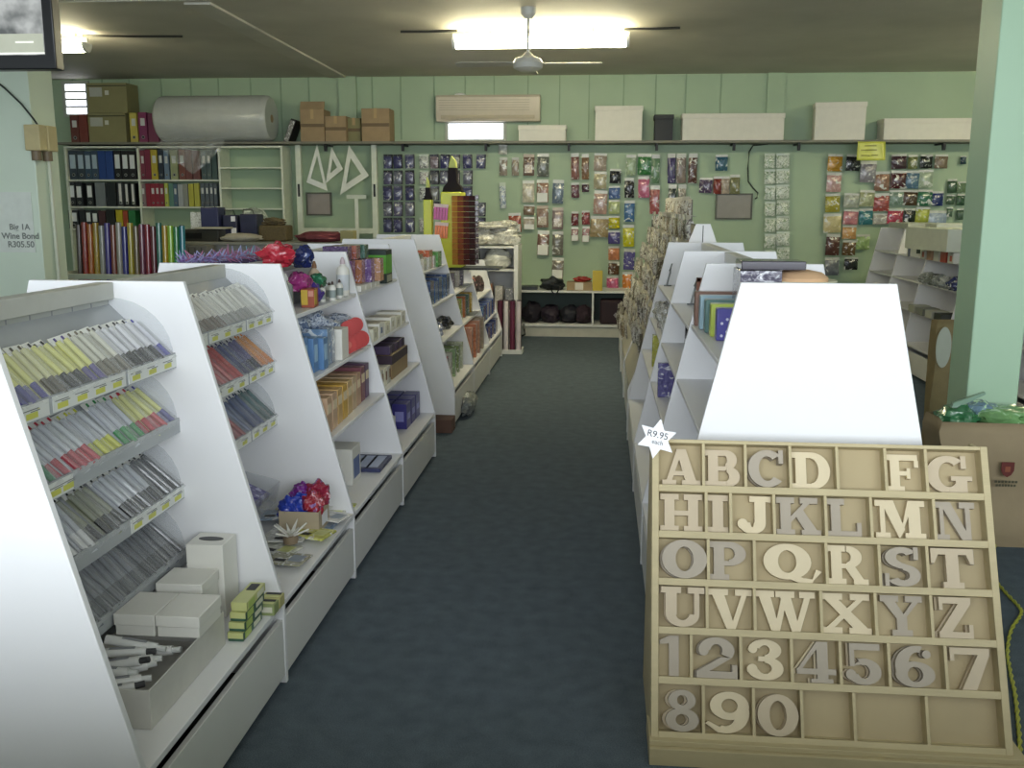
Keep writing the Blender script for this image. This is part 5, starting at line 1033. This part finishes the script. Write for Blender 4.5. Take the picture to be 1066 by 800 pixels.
# ================================================================== letter rack
Wd = bpy.data.materials.new('mat_mdf'); Wd.use_nodes = True
WOOD = M('#b9ab86', rough=.6, var=.06, scale=5, bump=.1, bscale=40, stretch=(1, 1, 6)); WOODB = M('#ab9b78', rough=.65, var=.08, scale=3)
yt, zt, yb, zb2 = 3.08, .90, 2.68, .068
xl, xr = at(679, 457, yt).x, at(1028, 461, yt).x; BW = xr-xl; BL = math.hypot(yt-yb, zt-zb2); th = math.atan2(yt-yb, zt-zb2)
rk = thing('letter_rack', 'leaning pale wooden rack of compartments holding wooden letters and numbers', 'rack', (xl, yb, 0))
# local frame on the board: u along x, v up the board, n outward (toward the viewer and up)
TB = Matrix.Translation((0, 0, zb2)) @ Matrix.Rotation(-th, 4, 'X')      # local z -> up the board, local y -> into the board
dp = .052
fr_ = .022
MB().box(0, dp-.006, 0, BW, dp, BL, WOODB, TB).build('back_panel', rk)
fb = MB(); fb.box(0, 0, 0, fr_, dp-.006, BL, WOOD, TB).box(BW-fr_, 0, 0, BW, dp-.006, BL, WOOD, TB).box(fr_, 0, 0, BW-fr_, dp-.006, fr_, WOOD, TB).box(fr_, 0, BL-.012, BW-fr_, dp-.006, BL, WOOD, TB); fb.build('frame', rk, .0015)
for x in (0, BW-.012): MB().prism([(.10, .0), (.52, 0), (.52, zt-.02), (yt-yb+.055, zt-.02), (.07, zb2-.01)], 'x', x, x+.012, WOOD).build('side_panel', rk)
MB().box(-.005, -.035, 0, BW+.03, .16, .055, WOOD).box(-.005, -.02, .055, BW+.03, .12, .072, WOOD).build('base', rk, .002)
IW = BW-2*fr_; bot, top = fr_, BL-.012; PT_ = (top-bot)/6
rows = []
for i in range(6): rows.append((top-PT_*(i+1)+(.011 if i < 5 else 0), top-PT_*i-(.011 if i else 0)))
rb = None
for i in range(5):
    z = top-PT_*(i+1); MB().box(fr_, .0, z-.011, BW-fr_, dp-.006, z+.011, WOOD, TB).build('rail', rk, .001)
div = [[160, 258, 362, 470, 580, 672], [165, 222, 322, 440, 543, 685], [168, 275, 440, 560, 668], [163, 273, 425, 548, 673], [125, 240, 357, 468, 578, 705], [152, 268, 378, 497, 660]]
ext = [(55, 795), (54, 798), (52, 805), (50, 810), (48, 820), (47, 826)]
cells = []
for i, (d, (e0, e1)) in enumerate(zip(div, ext)):
    us = [fr_]+[fr_+IW*(x-e0)/(e1-e0) for x in d]+[BW-fr_]
    for u in us[1:-1]: MB().box(u-.0045, .004, rows[i][0], u+.0045, dp-.006, rows[i][1], WOOD, TB).build('divider', rk)
    cells.append(list(zip(us[:-1], us[1:])))
def arc(cx, cy, rx, ry, tx, ty, a0, a1, n=16):
    ty *= 1.3; tx *= 1.08
    out = []
    for k in range(n):
        q0, q1 = RAD(a0+(a1-a0)*k/n), RAD(a0+(a1-a0)*(k+1)/n)
        out.append([(cx+rx*math.cos(q0), cy+ry*math.sin(q0)), (cx+rx*math.cos(q1), cy+ry*math.sin(q1)), (cx+(rx-tx)*math.cos(q1), cy+(ry-ty)*math.sin(q1)), (cx+(rx-tx)*math.cos(q0), cy+(ry-ty)*math.sin(q0))])
    return out
def rc_(x0, y0, x1, y1): return [(x0, y0), (x1, y0), (x1, y1), (x0, y1)]
def dk(cx, cy, r, n=14): return [[(cx+r*math.cos(2*math.pi*i/n), cy+r*math.sin(2*math.pi*i/n)) for i in range(n)]]
S = .155
def GL():
    G = {}
    G['A'] = [[(.10, .1), (.25, .1), (.56, 1), (.40, 1)], [(.38, 1), (.64, 1), (.94, .1), (.64, .1)], rc_(.26, .28, .70, .40), rc_(0, 0, .38, S), rc_(.54, 0, 1.04, S)]
    G['B'] = [rc_(0, 0, .45, S), rc_(0, 1-S, .45, 1), rc_(.10, S, .36, 1-S), rc_(.45, 0, .58, S), rc_(.45, .44, .55, .56), rc_(.36, .44, .45, .56), rc_(.45, 1-S, .55, 1)]+arc(.55, .73, .30, .27, .24, .13, -90, 90)+arc(.58, .28, .34, .28, .26, .13, -90, 90)
    G['C'] = arc(.5, .5, .5, .5, .26, .13, 48, 318, 26)+[rc_(.80, .64, .92, 1.0), [(.62, .99), (.80, .80), (.86, .72), (.92, .82)]]
    G['D'] = [rc_(0, 0, .5, S), rc_(0, 1-S, .5, 1), rc_(.12, S, .38, 1-S)]+arc(.5, .5, .46, .5, .26, .13, -90, 90)
    G['F'] = [rc_(0, 0, .50, S), rc_(0, 1-S, .9, 1), rc_(.12, S, .38, 1-S), rc_(.38, .44, .62, .56), rc_(.58, .36, .68, .64), rc_(.80, .66, .92, 1-S)]
    G['G'] = arc(.5, .5, .5, .5, .26, .13, 48, 325, 26)+[rc_(.80, .66, .92, 1.0), rc_(.56, .34, 1.04, .46), rc_(.66, .0, .92, .36), [(.5, 0), (.7, .06), (.7, .2), (.5, .13)]]
    G['H'] = [rc_(0, 0, .44, S), rc_(0, 1-S, .44, 1), rc_(.10, S, .34, 1-S), rc_(.56, 0, 1, S), rc_(.56, 1-S, 1, 1), rc_(.66, S, .90, 1-S), rc_(.34, .43, .66, .56)]
    G['I'] = [rc_(0, 0, 1, S), rc_(0, 1-S, 1, 1), rc_(.24, S, .76, 1-S)]
    G['J'] = [rc_(.42, 1-S, 1, 1), rc_(.55, .30, .85, 1-S)]+arc(.48, .30, .37, .30, .30, .14, 180, 360)+dk(.22, .26, .14)
    G['K'] = [rc_(0, 0, .44, S), rc_(0, 1-S, .44, 1), rc_(.10, S, .35, 1-S), [(.35, .34), (.35, .50), (.70, .90), (.86, .90)], [(.46, .52), (.64, .68), (1.0, .1), (.70, .1)], rc_(.58, 1-S, 1, 1), rc_(.60, 0, 1.06, S)]
    G['L'] = [rc_(0, 0, .95, S), rc_(0, 1-S, .5, 1), rc_(.12, S, .38, 1-S), rc_(.83, S, .95, .38)]
    G['M'] = [rc_(0, 0, .30, S), rc_(0, 1-S, .34, 1), rc_(.10, S, .20, 1-S), [(.12, 1), (.38, 1), (.60, .25), (.48, .0)], [(.48, 0), (.56, .22), (.82, 1), (.68, 1)], rc_(.68, S, .92, 1-S), rc_(.60, 0, 1.02, S), rc_(.70, 1-S, 1.02, 1)]
    G['N'] = [rc_(0, 0, .34, S), rc_(0, 1-S, .34, 1), rc_(.12, S, .22, 1-S), [(.12, 1), (.40, 1), (.88, 0), (.66, 0)], rc_(.76, 0, .88, 1-S), rc_(.62, 1-S, 1, 1)]
    G['O'] = arc(.5, .5, .5, .5, .28, .14, 0, 360, 32)
    G['P'] = [rc_(0, 0, .5, S), rc_(0, 1-S, .5, 1), rc_(.12, S, .38, 1-S), rc_(.38, .38, .52, .50)]+arc(.5, .69, .42, .31, .26, .12, -90, 90)
    G['Q'] = arc(.42, .54, .42, .46, .24, .13, 0, 360, 30)+[[(.34, .16), (.46, .24), (.72, .12), (.62, .0)], [(.62, 0), (.72, .13), (.88, .10), (.84, -.02)], [(.80, -.02), (.86, .14), (.92, .36), (1.02, .30)]]
    G['R'] = [rc_(0, 0, .46, S), rc_(0, 1-S, .46, 1), rc_(.10, S, .36, 1-S), rc_(.36, .42, .50, .54)]+arc(.48, .71, .38, .29, .25, .12, -90, 90)+[[(.42, .48), (.66, .50), (.92, .1), (.66, .1)], rc_(.64, 0, 1.0, S)]
    G['S'] = arc(.48, .73, .42, .27, .26, .12, 30, 262, 18)+arc(.50, .28, .44, .28, .26, .12, -150, 92, 18)+[[(.36, .46), (.46, .60), (.58, .56), (.5, .44)], rc_(.78, .68, .9, 1), rc_(.03, 0, .14, .32)]
    G['T'] = [rc_(.28, 0, .74, S), rc_(.36, S, .64, 1-S), rc_(.03, 1-S, .98, 1), [(.03, .62), (.10, .62), (.20, 1-S), (.03, 1-S)], [(.90, .62), (.98, .62), (.98, 1-S), (.82, 1-S)]]
    G['U'] = [rc_(0, 1-S, .46, 1), rc_(.62, 1-S, 1, 1), rc_(.10, .30, .36, 1-S), rc_(.76, .30, .88, 1-S)]+arc(.49, .32, .39, .32, .22, .13, 180, 360, 16)
    G['V'] = [rc_(0, 1-S, .46, 1), rc_(.62, 1-S, 1, 1), [(.10, 1-S), (.38, 1-S), (.62, .0), (.42, 0)], [(.50, 0), (.62, 0), (.88, 1-S), (.76, 1-S)]]
    G['W'] = [rc_(0, 1-S, .32, 1), rc_(.34, 1-S, .66, 1), rc_(.74, 1-S, 1, 1), [(.06, 1-S), (.26, 1-S), (.40, .0), (.26, 0)], [(.30, 0), (.40, 0), (.54, 1-S), (.44, 1-S)], [(.42, 1-S), (.60, 1-S), (.74, 0), (.60, 0)], [(.64, 0), (.74, 0), (.92, 1-S), (.82, 1-S)]]
    G['X'] = [rc_(0, 1-S, .44, 1), rc_(.60, 1-S, 1, 1), rc_(0, 0, .42, S), rc_(.56, 0, 1.02, S), [(.08, 1-S), (.36, 1-S), (.94, S), (.64, S)], [(.10, S), (.26, S), (.86, 1-S), (.72, 1-S)]]
    G['Y'] = [rc_(0, 1-S, .44, 1), rc_(.60, 1-S, 1, 1), [(.08, 1-S), (.36, 1-S), (.60, .46), (.40, .40)], [(.48, .44), (.60, .46), (.90, 1-S), (.76, 1-S)], rc_(.38, S, .62, .48), rc_(.26, 0, .74, S)]
    G['Z'] = [rc_(.06, 1-S, .92, 1), rc_(.03, 0, .95, S), [(.58, 1-S), (.92, 1-S), (.38, S), (.06, S)], rc_(.06, .68, .16, 1-S), rc_(.84, S, .95, .34)]
    G['1'] = [rc_(.38, 0, .78, .96), [(.0, .78), (.0, .88), (.40, 1.0), (.78, 1.0), (.78, .85), (.38, .80)]]
    G['2'] = arc(.5, .68, .42, .32, .26, .13, -35, 178, 18)+[rc_(.03, 0, .98, .17), [(.03, .15), (.34, .17), (.84, .50), (.60, .52)], rc_(.86, .15, .98, .34)]+dk(.20, .66, .12)
    G['3'] = arc(.46, .74, .40, .26, .26, .11, -90, 165, 16)+arc(.46, .29, .44, .29, .26, .12, -165, 90, 18)+[rc_(.30, .46, .50, .58)]+dk(.17, .76, .11)+dk(.15, .26, .13)
    G['4'] = [rc_(.0, .20, 1, .34), rc_(.52, .0, .80, 1), [(.0, .30), (.14, .34), (.60, .92), (.52, 1.0)], rc_(.36, 0, .92, .10)]
    G['5'] = [rc_(.14, .84, .90, 1), rc_(.14, .44, .26, .86), [(.14, .44), (.26, .50), (.5, .64), (.5, .50)]]+arc(.48, .32, .44, .32, .27, .12, -160, 110, 18)+dk(.16, .24, .13)
    G['6'] = arc(.5, .31, .46, .31, .26, .10, 0, 360, 24)+arc(.56, .5, .52, .5, .28, .12, 75, 200, 14)+dk(.78, .80, .10)
    G['7'] = [rc_(.04, .84, .98, 1), rc_(.04, .68, .14, .86), [(.70, .84), (.98, .84), (.62, .0), (.28, 0)]]
    G['8'] = arc(.5, .75, .38, .25, .22, .10, 0, 360, 22)+arc(.5, .28, .46, .28, .26, .11, 0, 360, 24)
    G['9'] = arc(.55, .66, .44, .34, .24, .13, 0, 360, 26)+arc(.45, .5, .54, .5, .28, .13, -112, 8, 14)+[[(.0, .22), (.06, .28), (.38, .12), (.30, .0)]]
    G['0'] = arc(.5, .5, .48, .5, .26, .12, 0, 360, 30)
    return G
G = GL()
LCR, LGY = M('#d3c4a4', rough=.55, var=.03, scale=10), M('#a79c8c', rough=.6, var=.04, scale=10)
LMID = M('#beae94', rough=.58, var=.03, scale=10)
ROWN = ['top row', 'second row', 'third row', 'fourth row', 'fifth row', 'bottom row']
LW = {'A': 0.118, 'B': 0.124, 'C': 0.124, 'D': 0.13, 'F': 0.11, 'G': 0.134, 'H': 0.134, 'I': 0.066, 'J': 0.116, 'K': 0.13, 'L': 0.112, 'M': 0.15, 'N': 0.122, 'O': 0.146, 'P': 0.126, 'Q': 0.176, 'R': 0.124, 'S': 0.122, 'T': 0.138, 'U': 0.138, 'V': 0.136, 'W': 0.182, 'X': 0.146, 'Y': 0.126, 'Z': 0.112, '1': 0.076, '2': 0.134, '3': 0.126, '4': 0.12, '5': 0.122, '6': 0.13, '7': 0.126, '8': 0.112, '9': 0.134, '0': 0.13}
def letter(ch, r, c, col, u0, wd_, h=.121, shift=0, layer=0, rot=0, cname=None):
    """front face of the letter; u0 position within the cell as a fraction of the free width"""
    a, b_ = cells[r][c]; wd_ = min(LW[ch], b_-a-.010)*(1 if not layer else .97); z0 = rows[r][0]+.0008; free = (b_-a)-wd_; x = a+.003+max(0, free-.006)*u0
    d = .019; y0 = dp-.007-d-layer*.0205
    mb = MB()
    for pi_, poly in enumerate(G[ch]): mb.prism([(x0*wd_, y1*h) for x0, y1 in poly], 'y', -.00006*pi_, d-.00004*pi_, {'c': LCR, 'g': LGY, 'm': LMID}[col])
    kind = 'number' if ch.isdigit() else 'letter'
    o = mb.build('wooden_'+kind)
    o.matrix_world = Matrix.Translation((xl, yb, 0)) @ TB @ Matrix.Translation((x+(wd_ if rot else 0), y0, z0+(0 if not rot else 0))) @ Matrix.Rotation(rot, 4, 'Y')
    cn = cname or {'c': 'cream', 'g': 'greyish', 'm': 'light tan'}[col]
    nb = {0: 'back', 1: 'front'}
    tag(o, '%s wooden %s %s%s in the %s of the rack' % (cn, kind, {'0': 'zero', '1': 'one', '2': 'two', '3': 'three', '4': 'four', '5': 'five', '6': 'six', '7': 'seven', '8': 'eight', '9': 'nine'}.get(ch, ch), '' if layer == 0 and not shift else (', front of two' if layer else ''), ROWN[r]), kind, 'wooden letters and numbers')
    return o
L1 = [('A', 0, 'm', .5, .100), ('B', 1, 'm', .4, .100), ('C', 2, 'g', .2, .108), ('D', 3, 'c', .1, .112), ('F', 5, 'c', .4, .098), ('G', 6, 'm', .1, .118)]
for ch, c, col, u, w_ in L1: letter(ch, 0, c, col, u, w_)
for ch, c, col, u, w_ in [('H', 0, 'm', .3, .118), ('I', 1, 'm', .5, .052), ('J', 2, 'c', .8, .096), ('K', 3, 'g', .3, .116), ('L', 4, 'g', .2, .092), ('M', 5, 'c', .4, .132), ('N', 6, 'g', .2, .110)]: letter(ch, 1, c, col, u, w_)
for ch, c, col, u, w_ in [('O', 0, 'g', .3, .126), ('P', 1, 'g', .1, .110), ('Q', 2, 'c', .7, .150), ('R', 3, 'c', .1, .118), ('S', 4, 'g', .2, .112), ('T', 5, 'g', .2, .120)]: letter(ch, 2, c, col, u, w_)
for ch, c, col, u, w_ in [('U', 0, 'm', .3, .122), ('V', 1, 'c', .5, .122), ('W', 2, 'c', .2, .156), ('X', 3, 'c', .2, .124), ('Y', 4, 'g', .5, .108), ('Z', 5, 'm', .1, .100)]: letter(ch, 3, c, col, u, w_)
for ch, c, col, u, w_ in [('1', 0, 'g', .1, .062), ('2', 1, 'g', .4, .112), ('3', 2, 'c', .7, .104), ('4', 3, 'c', .2, .100), ('5', 4, 'm', .1, .104), ('6', 5, 'g', .1, .110), ('7', 6, 'm', .1, .104)]: letter(ch, 4, c, col, u, w_)
for ch, c, col, u, w_ in [('8', 0, 'm', .3, .088), ('9', 1, 'c', .4, .104), ('0', 2, 'm', .3, .098)]: letter(ch, 5, c, col, u, w_)
# second copies stacked in front of the first, a little aside
for ch, r, c, col, u, w_ in [('O', 2, 0, 'g', .9, .124), ('T', 2, 5, 'm', .08, .112), ('U', 3, 0, 'm', .55, .120), ('2', 4, 1, 'g', .6, .108), ('4', 4, 3, 'g', .5, .104), ('5', 4, 4, 'g', .4, .100), ('6', 4, 5, 'g', .25, .106), ('8', 5, 0, 'g', .7, .088), ('0', 5, 2, 'm', .55, .098), ('7', 4, 6, 'm', .25, .100), ('C', 0, 2, 'g', .35, .104), ('Z', 3, 5, 'm', .2, .098), ('S', 2, 4, 'g', .35, .110)]:
    letter(ch, r, c, col, u, w_, shift=1, layer=1)
# star tag
sp = at(684, 457, 3.02)
t = thing('price_star', 'white paper star with a handwritten price on the corner of the rack', 'price tag', (sp.x, 3.035, sp.z-.004)); t.rotation_euler = (-th+RAD(4), RAD(12), 0)
pts = []
for k in range(12):
    rr = .066 if k % 2 == 0 else .036; q_ = RAD(90+30*k); pts.append((rr*math.cos(q_), rr*math.sin(q_)))
MB().prism(pts, 'y', -.004, -.0025, M('#eeeef2', rough=.5, var=.01)).build('card', t)
im = M('#4a4c52', rough=.6)
text('R9.95', .030, im, 'handwriting', t, (0, -.0048, .012), (RAD(90), 0, 0)); text('each', .020, im, 'handwriting', t, (.004, -.0048, -.012), (RAD(90), 0, 0))

# ================================================================== paper bags and cord by the rack
KR = M('#98876a', rough=.8, var=.06, scale=6, bump=.25, bscale=14)
def paper_bag(label, x, y, sx, sy, h, mat, rz=0):
    t = thing('paper_bag', label, 'bag', (x, y, .001), rz); mb = MB(); n = 12; vs = []; fs = []
    ring = []
    for k in range(n+1):
        z = h*k/n; f = 1+.03*math.sin(k*1.3); b_ = .012*math.sin(k*.9)
        ring.append([(-sx/2*f, -b_, z), (0, -.012*math.sin(k*.7)-b_, z), (sx/2*f, -b_, z), (sx/2*f-.02*(k/n), sy/2, z), (sx/2*f, sy+b_, z), (0, sy+b_, z), (-sx/2*f, sy+b_, z), (-sx/2*f+.02*(k/n), sy/2, z)])
    for rg in ring: vs += rg
    for k in range(n):
        for i in range(8): fs.append((k*8+i, k*8+(i+1) % 8, (k+1)*8+(i+1) % 8, (k+1)*8+i))
    fs.append(tuple(range(8))[::-1]); o = mb.add(vs, fs, mat).build('body', t); s_ = o.modifiers.new('t', 'SOLIDIFY'); s_.thickness = .003; return t
by2 = 4.70
x0, x1 = at(982, 440, by2).x, 2.55; bh = at(1020, 441, by2).z
t = paper_bag('large brown paper bag with red crest, green parcels poking out', (x0+x1)/2, by2, x1-x0, .26, bh, KR)
cp = at(1048.5, 489, by2-.03); lx, lz = cp.x-(x0+x1)/2, cp.z
cr = MB(); s_ = .030
cr.prism([(lx-s_, lz+s_*1.2), (lx+s_, lz+s_*1.2), (lx+s_, lz-.2*s_), (lx+.6*s_, lz-.9*s_), (lx, lz-1.3*s_), (lx-.6*s_, lz-.9*s_), (lx-s_, lz-.2*s_)], 'y', -.036, -.034, M('#5f1f16')); cr.box(lx-s_*.4, -.0375, lz-s_*.4, lx+s_*.4, -.036, lz+s_*.5, M('#8a4a30')); cr.build('crest', t)
pr = MB()
for k, (w1, zz) in enumerate(((.055, -.062), (.048, -.080))): 
    for q_ in range(7): pr.box(lx-w1+q_*w1*2/7, -.036, lz+zz-.005, lx-w1+(q_+.75)*w1*2/7, -.034, lz+zz+.006, M('#4a4630'))
pr.build('printed_line', t)
def parcel(label, px, py, y, rx, ry, rz_, c_, seed, rot=0, z=None):
    p = at(px, py, y); return bag(label, p.x, y, (p.z if z is None else z)-rz_, rx, ry, rz_, CR_(c_, '#b8d8b0', .3, 14, .2), 'parcel', 'green_parcel', seed, .22, 'parcels in the large paper bag', rot)
parcel('dark green crumpled parcel at the bag corner', 1000, 432, by2+.13, .11, .10, .06, '#3d7a50', 201)
parcel('pale green crumpled parcel filling the top of the bag', 1048, 432, by2+.13, .17, .11, .055, '#7fae70', 203)
parcel('blue grey folded plastic between the two green parcels', 1020, 426, by2+.16, .09, .08, .05, '#6f8a9c', 205)
mb = MB(); p = at(990, 424, by2+.1); q_ = at(1026, 410, by2+.1); mb.prism([(p.x, p.z-.02), (q_.x, q_.z-.005), (q_.x+.0, q_.z+.006), (p.x+.01, p.z+.02)], 'y', by2+.10, by2+.13, film('#8fae9a', .85, .2)); tag(mb.build('plastic_sheet'), 'thin green plastic sheet lying over the parcels by the pillar', 'sheet')
t = paper_bag('tall narrow brown paper bag standing behind the big paper bag', at(983, 380, 6.0).x+.02, 6.0, .16, .12, at(983, 335, 6.0).z, M('#8f7f5a', rough=.8, var=.1, bump=.3, bscale=12))
ov = MB(); c = at(977, 362, 5.98); ov.cyl((c.x-t.location.x-.02, -.022, c.z), (c.x-t.location.x-.02, -.018, c.z), .10, M('#b9beb0'), n=24, T=Matrix.Translation((0, 0, c.z)) @ Matrix.Diagonal((.45, 1, 1.25, 1)) @ Matrix.Translation((0, 0, -c.z))); ov.build('oval_label', t)
# twisted cord
cpx = [(1066, 553), (1052, 556), (1040, 563)]
cord = [at_z(1080, 551, .008), at_z(1066, 552, .008), at_z(1052, 556, .008), at_z(1040, 564, .008), at_z(1030, 580, .008), at_z(1034, 600, .008), at_z(1046, 616, .008), at_z(1061, 632, .008), at_z(1063, 640, .008), at_z(1053, 656, .008), at_z(1049, 678, .008), at_z(1052, 700, .008), at_z(1057, 724, .008), at_z(1060, 752, .008), at_z(1062, 780, .008), at_z(1060, 810, .008)]
def smooth(P, n=6):
    out = []
    for i in range(len(P)-1):
        p0, p1, p2, p3 = P[max(i-1, 0)], P[i], P[i+1], P[min(i+2, len(P)-1)]
        for k in range(n):
            t_ = k/n; out.append(.5*((2*p1)+(p2-p0)*t_+(2*p0-5*p1+4*p2-p3)*t_*t_+(3*p1-p0-3*p2+p3)*t_**3))
    return out+[P[-1]]
cs_ = smooth(cord, 10); mb = MB(); ym = M('#a8aa3c', rough=.5)
for ph in (0, math.pi):
    pts = []
    for i, p in enumerate(cs_):
        d = (cs_[min(i+1, len(cs_)-1)]-cs_[max(0, i-1)]).normalized(); s_ = Vector((-d.y, d.x, 0)); a_ = i*1.1+ph; pts.append(p+s_*.004*math.cos(a_)+Vector((0, 0, .004*math.sin(a_))))
    mb.tube(pts, .0042, ym, 6)
tag(mb.build('extension_cord'), 'yellow green twisted cord snaking across the carpet beside the rack', 'cord')
